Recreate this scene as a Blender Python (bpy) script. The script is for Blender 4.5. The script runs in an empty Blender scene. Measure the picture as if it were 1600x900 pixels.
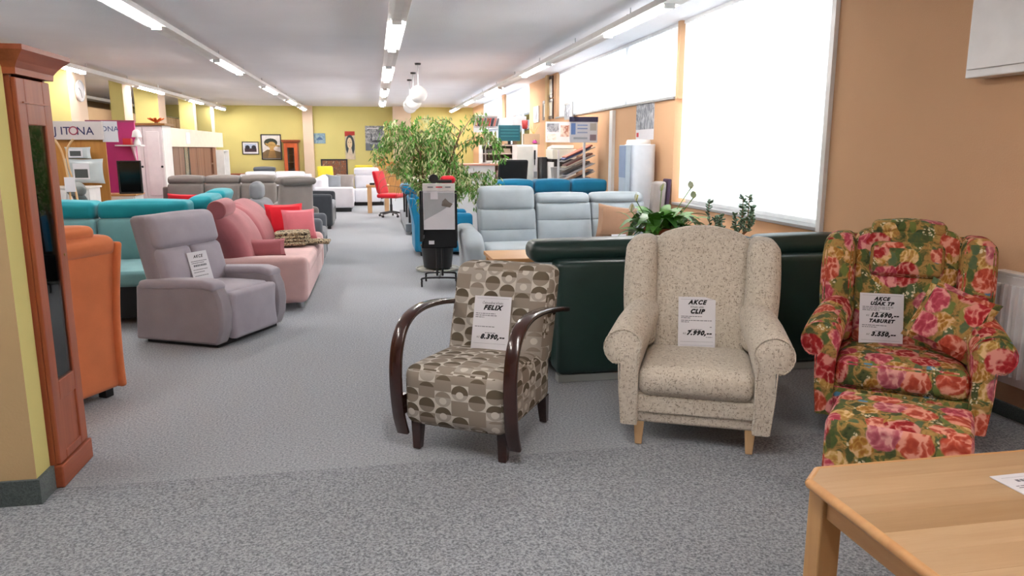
import bpy, bmesh, math, random
from mathutils import Vector, Matrix, Euler
random.seed(7)
R = math.radians
PI = math.pi
scene = bpy.context.scene
COL = scene.collection

# ------------------------------------------------------------------ camera
cam_d = bpy.data.cameras.new('camera')
cam_d.sensor_width = 36.0
cam_d.lens = 36.0 * 1160.0 / 1600.0
cam_d.clip_end = 200
cam = bpy.data.objects.new('camera', cam_d)
COL.objects.link(cam)
cam.location = (0, 0, 1.5)
cam.rotation_euler = (R(90 - 10.596), 0, R(-10.325))
scene.camera = cam

# ------------------------------------------------------------------ world, exposure
scene.view_settings.view_transform = 'Standard'
scene.view_settings.look = 'None'
scene.view_settings.gamma = 1.0
scene.view_settings.use_curve_mapping = False
scene.view_settings.exposure = 0.62
world = bpy.data.worlds.new('daylight')
scene.world = world
world.use_nodes = True
wb = world.node_tree.nodes['Background']
wb.inputs['Color'].default_value = (0.92, 0.96, 1.0, 1)
wb.inputs['Strength'].default_value = 6.5
TUBE_E = 54.0          # emission of the ceiling tubes
scene.cycles.max_bounces = 8
scene.cycles.diffuse_bounces = 5
scene.cycles.glossy_bounces = 3

# ------------------------------------------------------------------ node helper
class NT:
    def __init__(s, name):
        s.m = bpy.data.materials.new(name); s.m.use_nodes = True
        s.t = s.m.node_tree; s.n = s.t.nodes
        s.b = s.n['Principled BSDF']; s.out = s.n['Material Output']
    def _in(s, sock, v):
        if v is None: return
        if isinstance(v, bpy.types.NodeSocket): s.t.links.new(v, sock)
        else:
            if hasattr(sock.default_value, '__len__') and not hasattr(v, '__len__'): v = (v,) * len(sock.default_value)
            if hasattr(v, '__len__') and len(v) == 3 and len(sock.default_value) == 4: v = (*v, 1)
            sock.default_value = v
    def coord(s, kind='Object', scale=(1, 1, 1), rot=(0, 0, 0)):
        c = s.n.new('ShaderNodeTexCoord'); m = s.n.new('ShaderNodeMapping')
        s.t.links.new(c.outputs[kind], m.inputs['Vector'])
        if not hasattr(scale, '__len__'): scale = (scale,) * 3
        m.inputs['Scale'].default_value = scale; m.inputs['Rotation'].default_value = rot
        return m.outputs[0]
    def noise(s, co, scale, detail=3, rough=.5, dist=0, out='Fac'):
        n = s.n.new('ShaderNodeTexNoise'); s._in(n.inputs['Vector'], co)
        n.inputs['Scale'].default_value = scale; n.inputs['Detail'].default_value = detail
        n.inputs['Roughness'].default_value = rough; n.inputs['Distortion'].default_value = dist
        return n.outputs['Fac' if out == 'Fac' else 'Color']
    def vor(s, co, scale, rnd=1, feature='F1', dim='2D'):
        n = s.n.new('ShaderNodeTexVoronoi'); n.voronoi_dimensions = dim; n.feature = feature
        s._in(n.inputs['Vector'], co); n.inputs['Scale'].default_value = scale
        n.inputs['Randomness'].default_value = rnd
        return n.outputs
    def white(s, co, dim='2D'):
        n = s.n.new('ShaderNodeTexWhiteNoise'); n.noise_dimensions = dim; s._in(n.inputs['Vector'], co)
        return n.outputs['Value']
    def math(s, op, a, b=None, c=None):
        n = s.n.new('ShaderNodeMath'); n.operation = op
        s._in(n.inputs[0], a); s._in(n.inputs[1], b)
        if c is not None: s._in(n.inputs[2], c)
        return n.outputs[0]
    def vmath(s, op, a, b=None):
        n = s.n.new('ShaderNodeVectorMath'); n.operation = op
        s._in(n.inputs[0], a); s._in(n.inputs[1], b)
        return n.outputs['Value'] if op in ('LENGTH', 'DISTANCE') else n.outputs[0]
    def sep(s, v):
        n = s.n.new('ShaderNodeSeparateXYZ'); s._in(n.inputs[0], v); return n.outputs
    def comb(s, x, y, z=0.0):
        n = s.n.new('ShaderNodeCombineXYZ'); s._in(n.inputs[0], x); s._in(n.inputs[1], y); s._in(n.inputs[2], z)
        return n.outputs[0]
    def mix(s, f, a, b, mode='MIX'):
        n = s.n.new('ShaderNodeMix'); n.data_type = 'RGBA'; n.blend_type = mode
        s._in(n.inputs[0], f); s._in(n.inputs[6], a); s._in(n.inputs[7], b)
        return n.outputs[2]
    def ramp(s, f, stops, interp='LINEAR'):
        n = s.n.new('ShaderNodeValToRGB'); n.color_ramp.interpolation = interp
        s._in(n.inputs[0], f); e = n.color_ramp.elements
        while len(e) < len(stops): e.new(.5)
        for i, (p, c) in enumerate(stops):
            e[i].position = p; e[i].color = (*c, 1) if hasattr(c, '__len__') else (c, c, c, 1)
        return n.outputs[0]
    def bump(s, h, strength=.3, dist=.002):
        n = s.n.new('ShaderNodeBump'); s._in(n.inputs['Height'], h)
        n.inputs['Strength'].default_value = strength; n.inputs['Distance'].default_value = dist
        s.t.links.new(n.outputs[0], s.b.inputs['Normal'])
    def set(s, **kw):
        for k, v in kw.items():
            s._in(s.b.inputs[{'col': 'Base Color', 'rough': 'Roughness', 'metal': 'Metallic', 'sheen': 'Sheen Weight',
                              'spec': 'Specular IOR Level', 'coat': 'Coat Weight', 'em': 'Emission Color', 'es': 'Emission Strength'}[k]], v)
        return s.m

def lin(r, g, b):
    f = lambda c: (c / 255 / 12.92) if c <= 10 else ((c / 255 + .055) / 1.055) ** 2.4
    return (f(r), f(g), f(b))
MC = {}
def fabric(rgb, var=.10, key=None, weave=420, bump=.25, sheen=.25):
    k = ('fab', rgb, var, weave)
    if k in MC: return MC[k]
    t = NT('fabric'); c = lin(*rgb); co = t.coord('Object')
    n1 = t.noise(co, 5, 3); n2 = t.noise(co, weave, 2, .7)
    f = t.math('ADD', t.math('MULTIPLY', n1, .55), t.math('MULTIPLY', n2, .45))
    t.set(col=t.ramp(f, [(.28, tuple(x * (1 - var * 1.6) for x in c)), (.72, tuple(min(1, x * (1 + var * 1.6)) for x in c))]), rough=.92, sheen=sheen, spec=.2)
    t.bump(n2, bump, .0015)
    MC[k] = t.m; return t.m
def plain(rgb, rough=.5, var=.04, metal=0, spec=.5, coat=0, nscale=8):
    k = ('plain', rgb, rough, var, metal, spec, coat)
    if k in MC: return MC[k]
    t = NT('painted_surface'); c = lin(*rgb); co = t.coord('Object')
    n = t.noise(co, nscale, 4)
    t.set(col=t.ramp(n, [(.3, tuple(x * (1 - var) for x in c)), (.7, tuple(min(1, x * (1 + var)) for x in c))]), rough=rough, metal=metal, spec=spec, coat=coat)
    MC[k] = t.m; return t.m
def wood(rgb, rgb2, axis=0, rough=.45, ring=14, stretch=14, coat=.1):
    k = ('wood', rgb, rgb2, axis, ring)
    if k in MC: return MC[k]
    t = NT('wood'); sc = [ring] * 3; sc[axis] = ring / stretch
    co = t.coord('Object', sc)
    n = t.noise(co, 1.0, 5, .6, .6); n2 = t.noise(co, 6.0, 3, .6)
    f = t.math('ADD', t.math('MULTIPLY', n, .75), t.math('MULTIPLY', n2, .25))
    t.set(col=t.ramp(f, [(.3, lin(*rgb2)), (.7, lin(*rgb))]), rough=rough, coat=coat)
    t.bump(n2, .08, .001)
    MC[k] = t.m; return t.m
def emit(rgb, s):
    t = NT('light_surface'); t.set(col=lin(*rgb), em=lin(*rgb), es=s); return t.m
def glass_mat():
    t = NT('glass_pane'); n = t.n
    tr = n.new('ShaderNodeBsdfTransparent'); gl = n.new('ShaderNodeBsdfGlossy'); gl.inputs['Roughness'].default_value = .02
    tr.inputs['Color'].default_value = (.93, .95, .95, 1)
    fr = n.new('ShaderNodeFresnel'); fr.inputs['IOR'].default_value = 1.5
    mx = n.new('ShaderNodeMixShader')
    co = t.coord('Object'); k = t.math('ADD', fr.outputs[0], t.math('MULTIPLY', t.noise(co, 3, 2), .03))
    t.t.links.new(k, mx.inputs[0]); t.t.links.new(tr.outputs[0], mx.inputs[1]); t.t.links.new(gl.outputs[0], mx.inputs[2])
    t.t.links.new(mx.outputs[0], t.out.inputs['Surface']); return t.m
def blind_mat():
    t = NT('blind_fabric'); n = t.n
    co = t.coord('Object'); c = t.ramp(t.noise(co, 60, 3), [(.3, (.80, .82, .84)), (.7, (.9, .91, .92))])
    d = n.new('ShaderNodeBsdfDiffuse'); tl = n.new('ShaderNodeBsdfTranslucent'); mx = n.new('ShaderNodeMixShader'); mx.inputs[0].default_value = .62
    t.t.links.new(c, d.inputs[0]); t.t.links.new(c, tl.inputs[0])
    t.t.links.new(d.outputs[0], mx.inputs[1]); t.t.links.new(tl.outputs[0], mx.inputs[2])
    t.t.links.new(mx.outputs[0], t.out.inputs['Surface']); return t.m

# ------------------------------------------------------------------ geometry helpers: a geo is [verts, faces]
def xf(g, M):
    return [[tuple(M @ Vector(v)) for v in g[0]], g[1]]
def mv(g, x=0, y=0, z=0, rx=0, ry=0, rz=0):
    return xf(g, Matrix.Translation((x, y, z)) @ Euler((R(rx), R(ry), R(rz))).to_matrix().to_4x4())
def df(g, fn):
    return [[tuple(fn(*v)) for v in g[0]], g[1]]
def join(*gs):
    V, F = [], []
    for g in gs:
        o = len(V); V += g[0]; F += [tuple(i + o for i in f) for f in g[1]]
    return [V, F]
def box(x0, x1, y0, y1, z0, z1):
    V = [(x0, y0, z0), (x1, y0, z0), (x1, y1, z0), (x0, y1, z0), (x0, y0, z1), (x1, y0, z1), (x1, y1, z1), (x0, y1, z1)]
    return [V, [(0, 3, 2, 1), (4, 5, 6, 7), (0, 1, 5, 4), (1, 2, 6, 5), (2, 3, 7, 6), (3, 0, 4, 7)]]
def cush(sx, sy, sz, r, puff=(0, 0, 0), n=(4, 4, 4), at=(0, 0, 0)):
    """rounded, puffed box centred on at"""
    h = (sx / 2, sy / 2, sz / 2); r = min(r, min(h) * .999); ax = []
    for a in range(3):
        inn = h[a] - r
        pts = [-h[a], -h[a] + r * .29, -h[a] + r * .62]
        pts += [-inn + 2 * inn * i / n[a] for i in range(n[a] + 1)]
        pts += [h[a] - r * .62, h[a] - r * .29, h[a]]
        ax.append(pts)
    L = [len(a) - 1 for a in ax]; idx = {}; V = []; F = []
    def vid(i, j, k):
        if (i, j, k) not in idx:
            p = [ax[0][i], ax[1][j], ax[2][k]]
            q = [max(-(h[a] - r), min(h[a] - r, p[a])) for a in range(3)]
            d = [p[a] - q[a] for a in range(3)]; l = math.sqrt(sum(x * x for x in d)) or 1
            u = [p[a] / h[a] for a in range(3)]; o = []
            for a in range(3):
                b, c = (a + 1) % 3, (a + 2) % 3
                w = (1 - u[b] ** 2) * (1 - u[c] ** 2)
                o.append(q[a] + d[a] / l * r + puff[a] * max(0, w) * (u[a] if abs(u[a]) < 1 else math.copysign(1, u[a])))
            idx[(i, j, k)] = len(V); V.append((o[0] + at[0], o[1] + at[1], o[2] + at[2]))
        return idx[(i, j, k)]
    for i in range(L[0]):
        for j in range(L[1]):
            F.append((vid(i, j, 0), vid(i, j + 1, 0), vid(i + 1, j + 1, 0), vid(i + 1, j, 0)))
            F.append((vid(i, j, L[2]), vid(i + 1, j, L[2]), vid(i + 1, j + 1, L[2]), vid(i, j + 1, L[2])))
    for i in range(L[0]):
        for k in range(L[2]):
            F.append((vid(i, 0, k), vid(i + 1, 0, k), vid(i + 1, 0, k + 1), vid(i, 0, k + 1)))
            F.append((vid(i, L[1], k), vid(i, L[1], k + 1), vid(i + 1, L[1], k + 1), vid(i + 1, L[1], k)))
    for j in range(L[1]):
        for k in range(L[2]):
            F.append((vid(0, j, k), vid(0, j, k + 1), vid(0, j + 1, k + 1), vid(0, j + 1, k)))
            F.append((vid(L[0], j, k), vid(L[0], j + 1, k), vid(L[0], j + 1, k + 1), vid(L[0], j, k + 1)))
    return [V, F]
def cb(x0, x1, y0, y1, z0, z1, r=.03, puff=(0, 0, 0), n=(4, 4, 4)):
    return cush(x1 - x0, y1 - y0, z1 - z0, r, puff, n, ((x0 + x1) / 2, (y0 + y1) / 2, (z0 + z1) / 2))
def pillow(w, h, t, n=10):
    """throw cushion: flat pointed corners, full middle; stands in XZ, thickness along Y"""
    V, F = [], []
    for side in (1, -1):
        for i in range(n + 1):
            for j in range(n + 1):
                u, v = i / n * 2 - 1, j / n * 2 - 1
                e = (1 - u ** 4) * (1 - v ** 4)
                pin = 1 - .07 * (1 - abs(u) ** 2) * abs(v) ** 3, 1 - .07 * (1 - abs(v) ** 2) * abs(u) ** 3
                V.append((u * w / 2 * pin[1], side * t / 2 * max(0, e) ** .55, v * h / 2 * pin[0]))
    s = (n + 1) ** 2
    for i in range(n):
        for j in range(n):
            a, b, c, d = i * (n + 1) + j, (i + 1) * (n + 1) + j, (i + 1) * (n + 1) + j + 1, i * (n + 1) + j + 1
            F.append((d, c, b, a)); F.append((a + s, b + s, c + s, d + s))
    return [V, F]
def prism(poly, a0, a1, axis='x'):
    """closed polygon extruded; axis x: poly is (y,z); y: (x,z); z: (x,y)"""
    n = len(poly); P = lambda a, p: {'x': (a, p[0], p[1]), 'y': (p[0], a, p[1]), 'z': (p[0], p[1], a)}[axis]
    V = [P(a0, p) for p in poly] + [P(a1, p) for p in poly]
    F = [tuple(range(n))[::-1], tuple(range(n, 2 * n))] + [(i, (i + 1) % n, n + (i + 1) % n, n + i) for i in range(n)]
    return [V, F]
def loft(secs, cap=True):
    n = len(secs[0]); V = [p for s in secs for p in s]; F = []
    for k in range(len(secs) - 1):
        for i in range(n):
            j = (i + 1) % n; F.append((k * n + i, k * n + j, (k + 1) * n + j, (k + 1) * n + i))
    if cap: F += [tuple(range(n))[::-1], tuple(range((len(secs) - 1) * n, len(secs) * n))]
    return [V, F]
def lathe(prof, seg=24, at=(0, 0, 0)):
    secs = [[(at[0] + r * math.cos(2 * PI * i / seg), at[1] + r * math.sin(2 * PI * i / seg), at[2] + z) for i in range(seg)] for r, z in prof]
    return loft(secs)
def cr(pts, k=6):
    out = []; P = [Vector(p) for p in pts]
    for i in range(len(P) - 1):
        a, b, c, d = P[max(i - 1, 0)], P[i], P[i + 1], P[min(i + 2, len(P) - 1)]
        for j in range(k):
            t = j / k
            out.append(.5 * ((2 * b) + (c - a) * t + (2 * a - 5 * b + 4 * c - d) * t * t + (3 * b - a - 3 * c + d) * t ** 3))
    out.append(P[-1]); return out
def tube(path, r, seg=8, r2=None):
    P = [Vector(p) for p in path]; secs = []; up = None
    for i, p in enumerate(P):
        t = (P[min(i + 1, len(P) - 1)] - P[max(i - 1, 0)]).normalized()
        if up is None: up = t.orthogonal().normalized()
        up = (up - t * up.dot(t)).normalized(); s = t.cross(up)
        rr = r if r2 is None else r + (r2 - r) * i / max(1, len(P) - 1)
        secs.append([tuple(p + (up * math.cos(2 * PI * q / seg) + s * math.sin(2 * PI * q / seg)) * rr) for q in range(seg)])
    return loft(secs)
def ribbon(path, width, thick, side=(1, 0, 0)):
    P = [Vector(p) for p in path]; S = Vector(side); secs = []
    for i, p in enumerate(P):
        t = (P[min(i + 1, len(P) - 1)] - P[max(i - 1, 0)]).normalized(); nn = t.cross(S).normalized()
        w, h = width / 2, thick / 2; c = .22 * thick
        secs.append([tuple(p + S * a + nn * b) for a, b in ((-w, -h + c), (-w + c, -h), (w - c, -h), (w, -h + c), (w, h - c), (w - c, h), (-w + c, h), (-w, h - c))])
    return loft(secs)
def rrect(x0, x1, y0, y1, r, seg=4):
    out = []
    for cx, cy, a in ((x1 - r, y0 + r, -90), (x1 - r, y1 - r, 0), (x0 + r, y1 - r, 90), (x0 + r, y0 + r, 180)):
        for i in range(seg + 1):
            t = R(a + 90 * i / seg); out.append((cx + r * math.cos(t), cy + r * math.sin(t)))
    return out
def frame(w, h, b, d, y=0.0):
    """picture frame in XZ centred at origin, front at y"""
    return join(box(-w / 2, w / 2, y, y + d, h / 2 - b, h / 2), box(-w / 2, w / 2, y, y + d, -h / 2, -h / 2 + b),
                box(-w / 2, -w / 2 + b, y, y + d, -h / 2 + b, h / 2 - b), box(w / 2 - b, w / 2, y, y + d, -h / 2 + b, h / 2 - b))

# ------------------------------------------------------------------ object helpers
def mesh(name, g, smooth=True, uv=False, ang=38):
    me = bpy.data.meshes.new(name); me.from_pydata(g[0], [], g[1]); me.validate()
    bm = bmesh.new(); bm.from_mesh(me); bmesh.ops.recalc_face_normals(bm, faces=bm.faces); bm.to_mesh(me); bm.free()
    if smooth:
        me.polygons.foreach_set('use_smooth', [True] * len(me.polygons))
        try: me.set_sharp_from_angle(angle=R(ang))
        except Exception: pass
    if uv:
        l = me.uv_layers.new(name='box')
        for p in me.polygons:
            nx, ny, nz = (abs(c) for c in p.normal)
            for li in p.loop_indices:
                v = me.vertices[me.loops[li].vertex_index].co
                if nz >= nx and nz >= ny: q = (v.x, v.y + .37)
                elif ny >= nx: q = (v.x, v.z)
                else: q = (v.y + .61, v.z)
                l.data[li].uv = q
    return me
def obj(name, g, mat, parent=None, smooth=True, bev=0, loc=(0, 0, 0), rot=(0, 0, 0), uv=False, sub=0, ang=38):
    me = g if isinstance(g, bpy.types.Mesh) else mesh(name, g, smooth, uv, ang)
    o = bpy.data.objects.new(name, me); COL.objects.link(o)
    if mat is not None and not me.materials:
        for m in (mat if isinstance(mat, (list, tuple)) else [mat]): me.materials.append(m)
    if parent: o.parent = parent
    o.location = loc; o.rotation_euler = tuple(R(a) for a in rot)
    if bev:
        b = o.modifiers.new('bevel', 'BEVEL'); b.width = bev; b.segments = 2; b.limit_method = 'ANGLE'; b.angle_limit = R(40)
    if sub:
        s = o.modifiers.new('sub', 'SUBSURF'); s.levels = sub; s.render_levels = sub
    return o
def tag(o, label, cat, group=None):
    o['label'] = label; o['category'] = cat
    if group: o['group'] = group
    return o
def thing(name, label, cat, loc=(0, 0, 0), rz=0, group=None):
    o = bpy.data.objects.new(name, None); COL.objects.link(o); o.empty_display_size = .1
    o.location = loc; o.rotation_euler = (0, 0, R(rz)); return tag(o, label, cat, group)
def struct(name, g, mat, parent=None, **kw):
    o = obj(name, g, mat, parent, **kw)
    if parent is None: o['kind'] = 'structure'
    return o
def dup(root, loc, rz=0, label=None):
    r = root.copy(); COL.objects.link(r); r.location = loc; r.rotation_euler = (0, 0, R(rz))
    if label: r['label'] = label
    for ch in list(root.children):
        c = ch.copy(); COL.objects.link(c); c.parent = r
        for gch in list(ch.children):
            d = gch.copy(); COL.objects.link(d); d.parent = c
    return r
def text_geo(s, size, shear=.0, bold=0, space=1.0):
    cu = bpy.data.curves.new('t', 'FONT'); cu.body = s; cu.size = size; cu.shear = shear; cu.offset = bold
    cu.align_x = 'CENTER'; cu.space_character = space; cu.resolution_u = 3
    o = bpy.data.objects.new('t', cu); me = bpy.data.meshes.new_from_object(o)
    g = [[tuple(v.co) for v in me.vertices], [tuple(p.vertices) for p in me.polygons]]
    bpy.data.objects.remove(o); bpy.data.curves.remove(cu); bpy.data.meshes.remove(me)
    return g
def printed(g, parent, mat, name='printed_text', loc=(0, 0, 0), rot=(0, 0, 0)):
    me = bpy.data.meshes.new(name); me.from_pydata(g[0], [], g[1]); me.materials.append(mat)
    o = bpy.data.objects.new(name, me); COL.objects.link(o); o.parent = parent
    o.location = loc; o.rotation_euler = tuple(R(a) for a in rot); return o
# ------------------------------------------------------------------ special materials
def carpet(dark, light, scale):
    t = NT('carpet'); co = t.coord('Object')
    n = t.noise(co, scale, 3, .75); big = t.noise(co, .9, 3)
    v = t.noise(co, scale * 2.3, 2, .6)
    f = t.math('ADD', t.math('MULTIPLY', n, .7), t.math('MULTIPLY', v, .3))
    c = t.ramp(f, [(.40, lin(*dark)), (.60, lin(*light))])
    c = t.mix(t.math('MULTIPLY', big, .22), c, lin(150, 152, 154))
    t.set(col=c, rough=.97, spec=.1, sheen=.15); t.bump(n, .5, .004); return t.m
def plaster(rgb, var=.03, bump=.15, bs=90, rough=.9):
    t = NT('plaster'); co = t.coord('Object'); c = lin(*rgb)
    n = t.noise(co, 1.3, 4); b = t.noise(co, bs, 3)
    t.set(col=t.ramp(n, [(.3, tuple(x * (1 - var) for x in c)), (.7, tuple(min(1, x * (1 + var)) for x in c))]), rough=rough, spec=.15)
    t.bump(b, bump, .006); return t.m
def circles_mat():
    t = NT('retro_circle_fabric'); co = t.coord('UV', (1 / .090, 1 / .078, 1)); x, y, _ = t.sep(co)
    ix, iy = t.math('FLOOR', x), None
    off = t.math('MULTIPLY', t.math('MODULO', ix, 2.0), .5); y2 = t.math('ADD', y, off)
    iy = t.math('FLOOR', y2); fx = t.math('SUBTRACT', t.math('FRACT', x), .5); fy = t.math('SUBTRACT', t.math('FRACT', y2), .5)
    h = t.white(t.comb(ix, iy)); h2 = t.white(t.comb(t.math('ADD', ix, 31.7), iy))
    d = t.vmath('LENGTH', t.comb(fx, fy)); circ = t.math('LESS_THAN', d, .49); inner = t.math('LESS_THAN', t.vmath('LENGTH', t.comb(fx, t.math('ADD', fy, .12))), .22)
    top = t.math('GREATER_THAN', fy, t.math('SUBTRACT', t.math('MULTIPLY', h2, .45), .12))
    cream, taupe, grey, dark = lin(206, 200, 190), lin(142, 132, 120), lin(170, 162, 152), lin(92, 82, 66)
    lo = t.mix(t.math('GREATER_THAN', h, .5), taupe, grey)
    up = t.mix(t.math('GREATER_THAN', h2, .45), dark, t.mix(t.math('GREATER_THAN', h, .3), dark, taupe))
    c = t.mix(top, lo, up)
    c = t.mix(t.math('MULTIPLY', inner, t.math('GREATER_THAN', h, .62)), c, cream)
    bg = t.mix(t.math('GREATER_THAN', h2, .55), cream, t.mix(t.math('GREATER_THAN', h, .5), taupe, grey))
    c = t.mix(circ, bg, c)
    w = t.noise(t.coord('UV'), 700, 2); c = t.mix(t.math('MULTIPLY', w, .25), c, lin(120, 108, 95))
    t.set(col=c, rough=.9, spec=.2); t.bump(w, .2, .001); return t.m
def floral_mat():
    t = NT('floral_fabric'); co = t.coord('UV')
    def warp(scale, amt):
        dn = t.noise(co, scale, 3, .55, 0, 'Color'); s1 = t.n.new('ShaderNodeVectorMath'); s1.operation = 'SCALE'
        t._in(s1.inputs[0], t.vmath('SUBTRACT', dn, (.5, .5, .5))); s1.inputs['Scale'].default_value = amt
        return t.vmath('ADD', co, s1.outputs[0])
    wc, wf = warp(14, .05), warp(9, .16)
    soft = lambda v, r0, r1: t.ramp(v, [(r0, 1.0), (r1, 0.0)])
    # painterly ground: ochre, olive, rust and dark green brushed together
    bg = t.ramp(t.noise(wf, 8, 5, .62, .6), [(.30, lin(40, 54, 38)), (.40, lin(88, 92, 50)), (.47, lin(160, 122, 70)), (.53, lin(170, 138, 78)), (.58, lin(92, 96, 52)), (.66, lin(58, 84, 62)), (.74, lin(176, 100, 68))])
    lv = t.vor(t.vmath('MULTIPLY', wc, (1.0, .5, 1)), 21, 1); lh = t.sep(lv['Color'])
    leafc = t.ramp(lh[0], [(0, lin(48, 80, 44)), (.3, lin(96, 116, 58)), (.5, lin(62, 92, 70)), (.62, lin(40, 60, 40)), (.84, lin(140, 132, 70))], 'CONSTANT')
    leafc = t.mix(t.math('MULTIPLY', t.noise(wf, 40, 2), .5), leafc, lin(130, 126, 70))
    c = t.mix(t.math('MULTIPLY', soft(lv['Distance'], .34, .46), t.math('GREATER_THAN', lh[1], .22)), bg, leafc)
    bl = t.vor(wc, 12, 1); bh = t.sep(bl['Color'])
    c = t.mix(t.math('MULTIPLY', soft(bl['Distance'], .16, .24), t.math('GREATER_THAN', bh[1], .82)), c, lin(84, 134, 164))
    wv = t.vor(wc, 62, 1); gate = t.ramp(t.noise(co, 11, 1), [(.60, 0.0), (.63, 1.0)])
    c = t.mix(t.math('MULTIPLY', soft(wv['Distance'], .26, .38), gate), c, lin(214, 204, 172))
    def bloom(c, scale, rmax, keep, seed, kind):
        v = t.vor(t.vmath('ADD', wc, (seed, seed * .7, 0)), scale, .8); hh = t.sep(v['Color'])
        pd = t.vor(t.vmath('MULTIPLY', wf, (1.0, .62, 1)), scale * 4.6, .9)['Distance']; pet = t.ramp(t.math('MULTIPLY_ADD', t.noise(wf, 70, 2), .35, t.math('SUBTRACT', pd, .15)), [(.12, 0.0), (.62, 1.0)])
        base = t.ramp(hh[0], kind, 'CONSTANT')
        dk = t.mix(1.0, base, (.58, .40, .44, 1), 'MULTIPLY'); lt = t.mix(.42, base, lin(240, 204, 184))
        pc = t.mix(pet, dk, t.mix(t.ramp(pet, [(.5, 0.0), (.95, 1.0)]), base, lt))
        pc = t.mix(soft(v['Distance'], .02, .12), pc, dk)
        return t.mix(t.math('MULTIPLY', soft(v['Distance'], rmax - .05, rmax), t.math('LESS_THAN', hh[1], keep)), c, pc)
    c = bloom(c, 8.5, .42, .5, 3.1, [(0, lin(190, 150, 66)), (.45, lin(206, 176, 92)), (.75, lin(206, 108, 84))])
    c = bloom(c, 6.4, .46, .66, 0.0, [(0, lin(172, 48, 50)), (.28, lin(200, 86, 104)), (.5, lin(204, 96, 70)), (.7, lin(190, 58, 62)), (.86, lin(196, 110, 122))])
    t.set(col=c, rough=.9, spec=.2); t.bump(t.noise(co, 500, 2), .15, .001); return t.m
def fleck_mat():
    t = NT('flecked_beige_fabric'); co = t.coord('Object')
    a = t.noise(t.coord('Object', (1, 1, .4)), 150, 2, .6); b = t.noise(t.coord('Object', (.45, .45, 1)), 140, 2, .6)
    f = t.math('MAXIMUM', t.math('GREATER_THAN', a, .625), t.math('GREATER_THAN', b, .63))
    base = t.ramp(t.noise(co, 60, 3), [(.3, lin(196, 186, 170)), (.7, lin(216, 208, 194))])
    t.set(col=t.mix(t.math('MULTIPLY', f, .62), base, lin(96, 78, 58)), rough=.95, spec=.15, sheen=.2); t.bump(t.noise(co, 420, 2), .25, .0015); return t.m
def painting(stops, scale, seed=0, dist=2.0, streak=(1, 1, 1)):
    t = NT('painted_picture'); co = t.coord('Object', streak); co = t.vmath('ADD', co, (seed, seed * 1.7, seed * .3))
    n = t.noise(co, scale, 4, .6, dist); t.set(col=t.ramp(n, stops), rough=.6); return t.m

M = dict(
    yellow=plaster((210, 200, 132)), peach=plaster((208, 168, 132)), cream=plaster((222, 200, 178)), tan=plaster((164, 138, 108)),
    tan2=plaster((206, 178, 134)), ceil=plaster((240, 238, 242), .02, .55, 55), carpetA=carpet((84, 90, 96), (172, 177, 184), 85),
    carpetB=carpet((114, 120, 126), (182, 187, 194), 85), skirt=carpet((44, 56, 56), (84, 98, 96), 150),
    white=plain((232, 230, 228), .45), whitegloss=plain((236, 236, 236), .25), black=plain((22, 22, 24), .45), dkplastic=plain((34, 34, 38), .35),
    steel=plain((180, 182, 186), .3, .02, .9), greyplastic=plain((150, 150, 150), .5), paper=plain((226, 225, 230), .6, .02),
    ink=plain((18, 18, 22), .8), inkgrey=plain((120, 120, 128), .8), navy=plain((40, 38, 88), .6), red=plain((196, 24, 36), .5),
    cherry=wood((164, 88, 54), (132, 62, 36), 2), cherryh=wood((164, 88, 54), (132, 62, 36), 1), oak=wood((206, 160, 108), (184, 132, 80), 0, .4, 10, 10), oaky=wood((206, 160, 108), (184, 132, 80), 1, .4, 10, 10), oakz=wood((204, 164, 112), (186, 140, 88), 2, .4, 10, 10),
    beech=wood((214, 180, 136), (196, 156, 110), 2), mahog=wood((62, 30, 22), (40, 18, 14), 2, .25, 12, 12, .5), walnut=wood((134, 100, 84), (86, 60, 48), 2, .5, 9, 20), walnut2=wood((150, 106, 82), (106, 70, 52), 2, .5, 9, 20),
    pine=wood((206, 152, 86), (176, 120, 60), 2), glass=glass_mat(), blind=blind_mat(), tube=emit((255, 250, 246), TUBE_E),
    circles=circles_mat(), floral=floral_mat(), fleck=fleck_mat(),
    turq=fabric((30, 142, 154)), mint=fabric((120, 168, 172)), teal=fabric((24, 120, 160)), dgrey=fabric((60, 66, 72)), black_fab=fabric((32, 34, 36)),
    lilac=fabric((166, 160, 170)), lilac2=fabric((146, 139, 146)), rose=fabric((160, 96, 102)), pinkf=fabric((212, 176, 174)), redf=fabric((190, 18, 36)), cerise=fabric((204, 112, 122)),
    orange=fabric((206, 118, 72)), blugrey=fabric((158, 168, 174)), brown=fabric((150, 116, 92)), taupe=fabric((120, 114, 110)), taupe2=fabric((150, 142, 138)),
    midgrey=fabric((128, 132, 138)), dkg2=fabric((92, 98, 106)), whitef=fabric((214, 214, 220), .05), yellowf=fabric((204, 186, 56)), anth=fabric((52, 56, 62)),
    green=plain((26, 52, 47), .40, .06, 0, .5), leaf=plain((84, 146, 46), .45, .2, nscale=40), leaf2=plain((104, 140, 66), .45, .2, nscale=40), leaf3=plain((186, 192, 140), .5, .12, nscale=40), leafd=plain((70, 126, 50), .4, .2, nscale=40),
    bark=wood((150, 116, 84), (106, 78, 54), 2), soil=plain((60, 44, 34), .95, .3), magenta=plain((186, 44, 118), .6), spathe=plain((240, 240, 226), .5), jade=plain((84, 112, 84), .4, .2, nscale=50),
    salmon=plain((232, 150, 120), .8), tealscr=plain((24, 96, 110), .3), brass=plain((150, 120, 70), .4, .05, .6),
)

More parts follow.
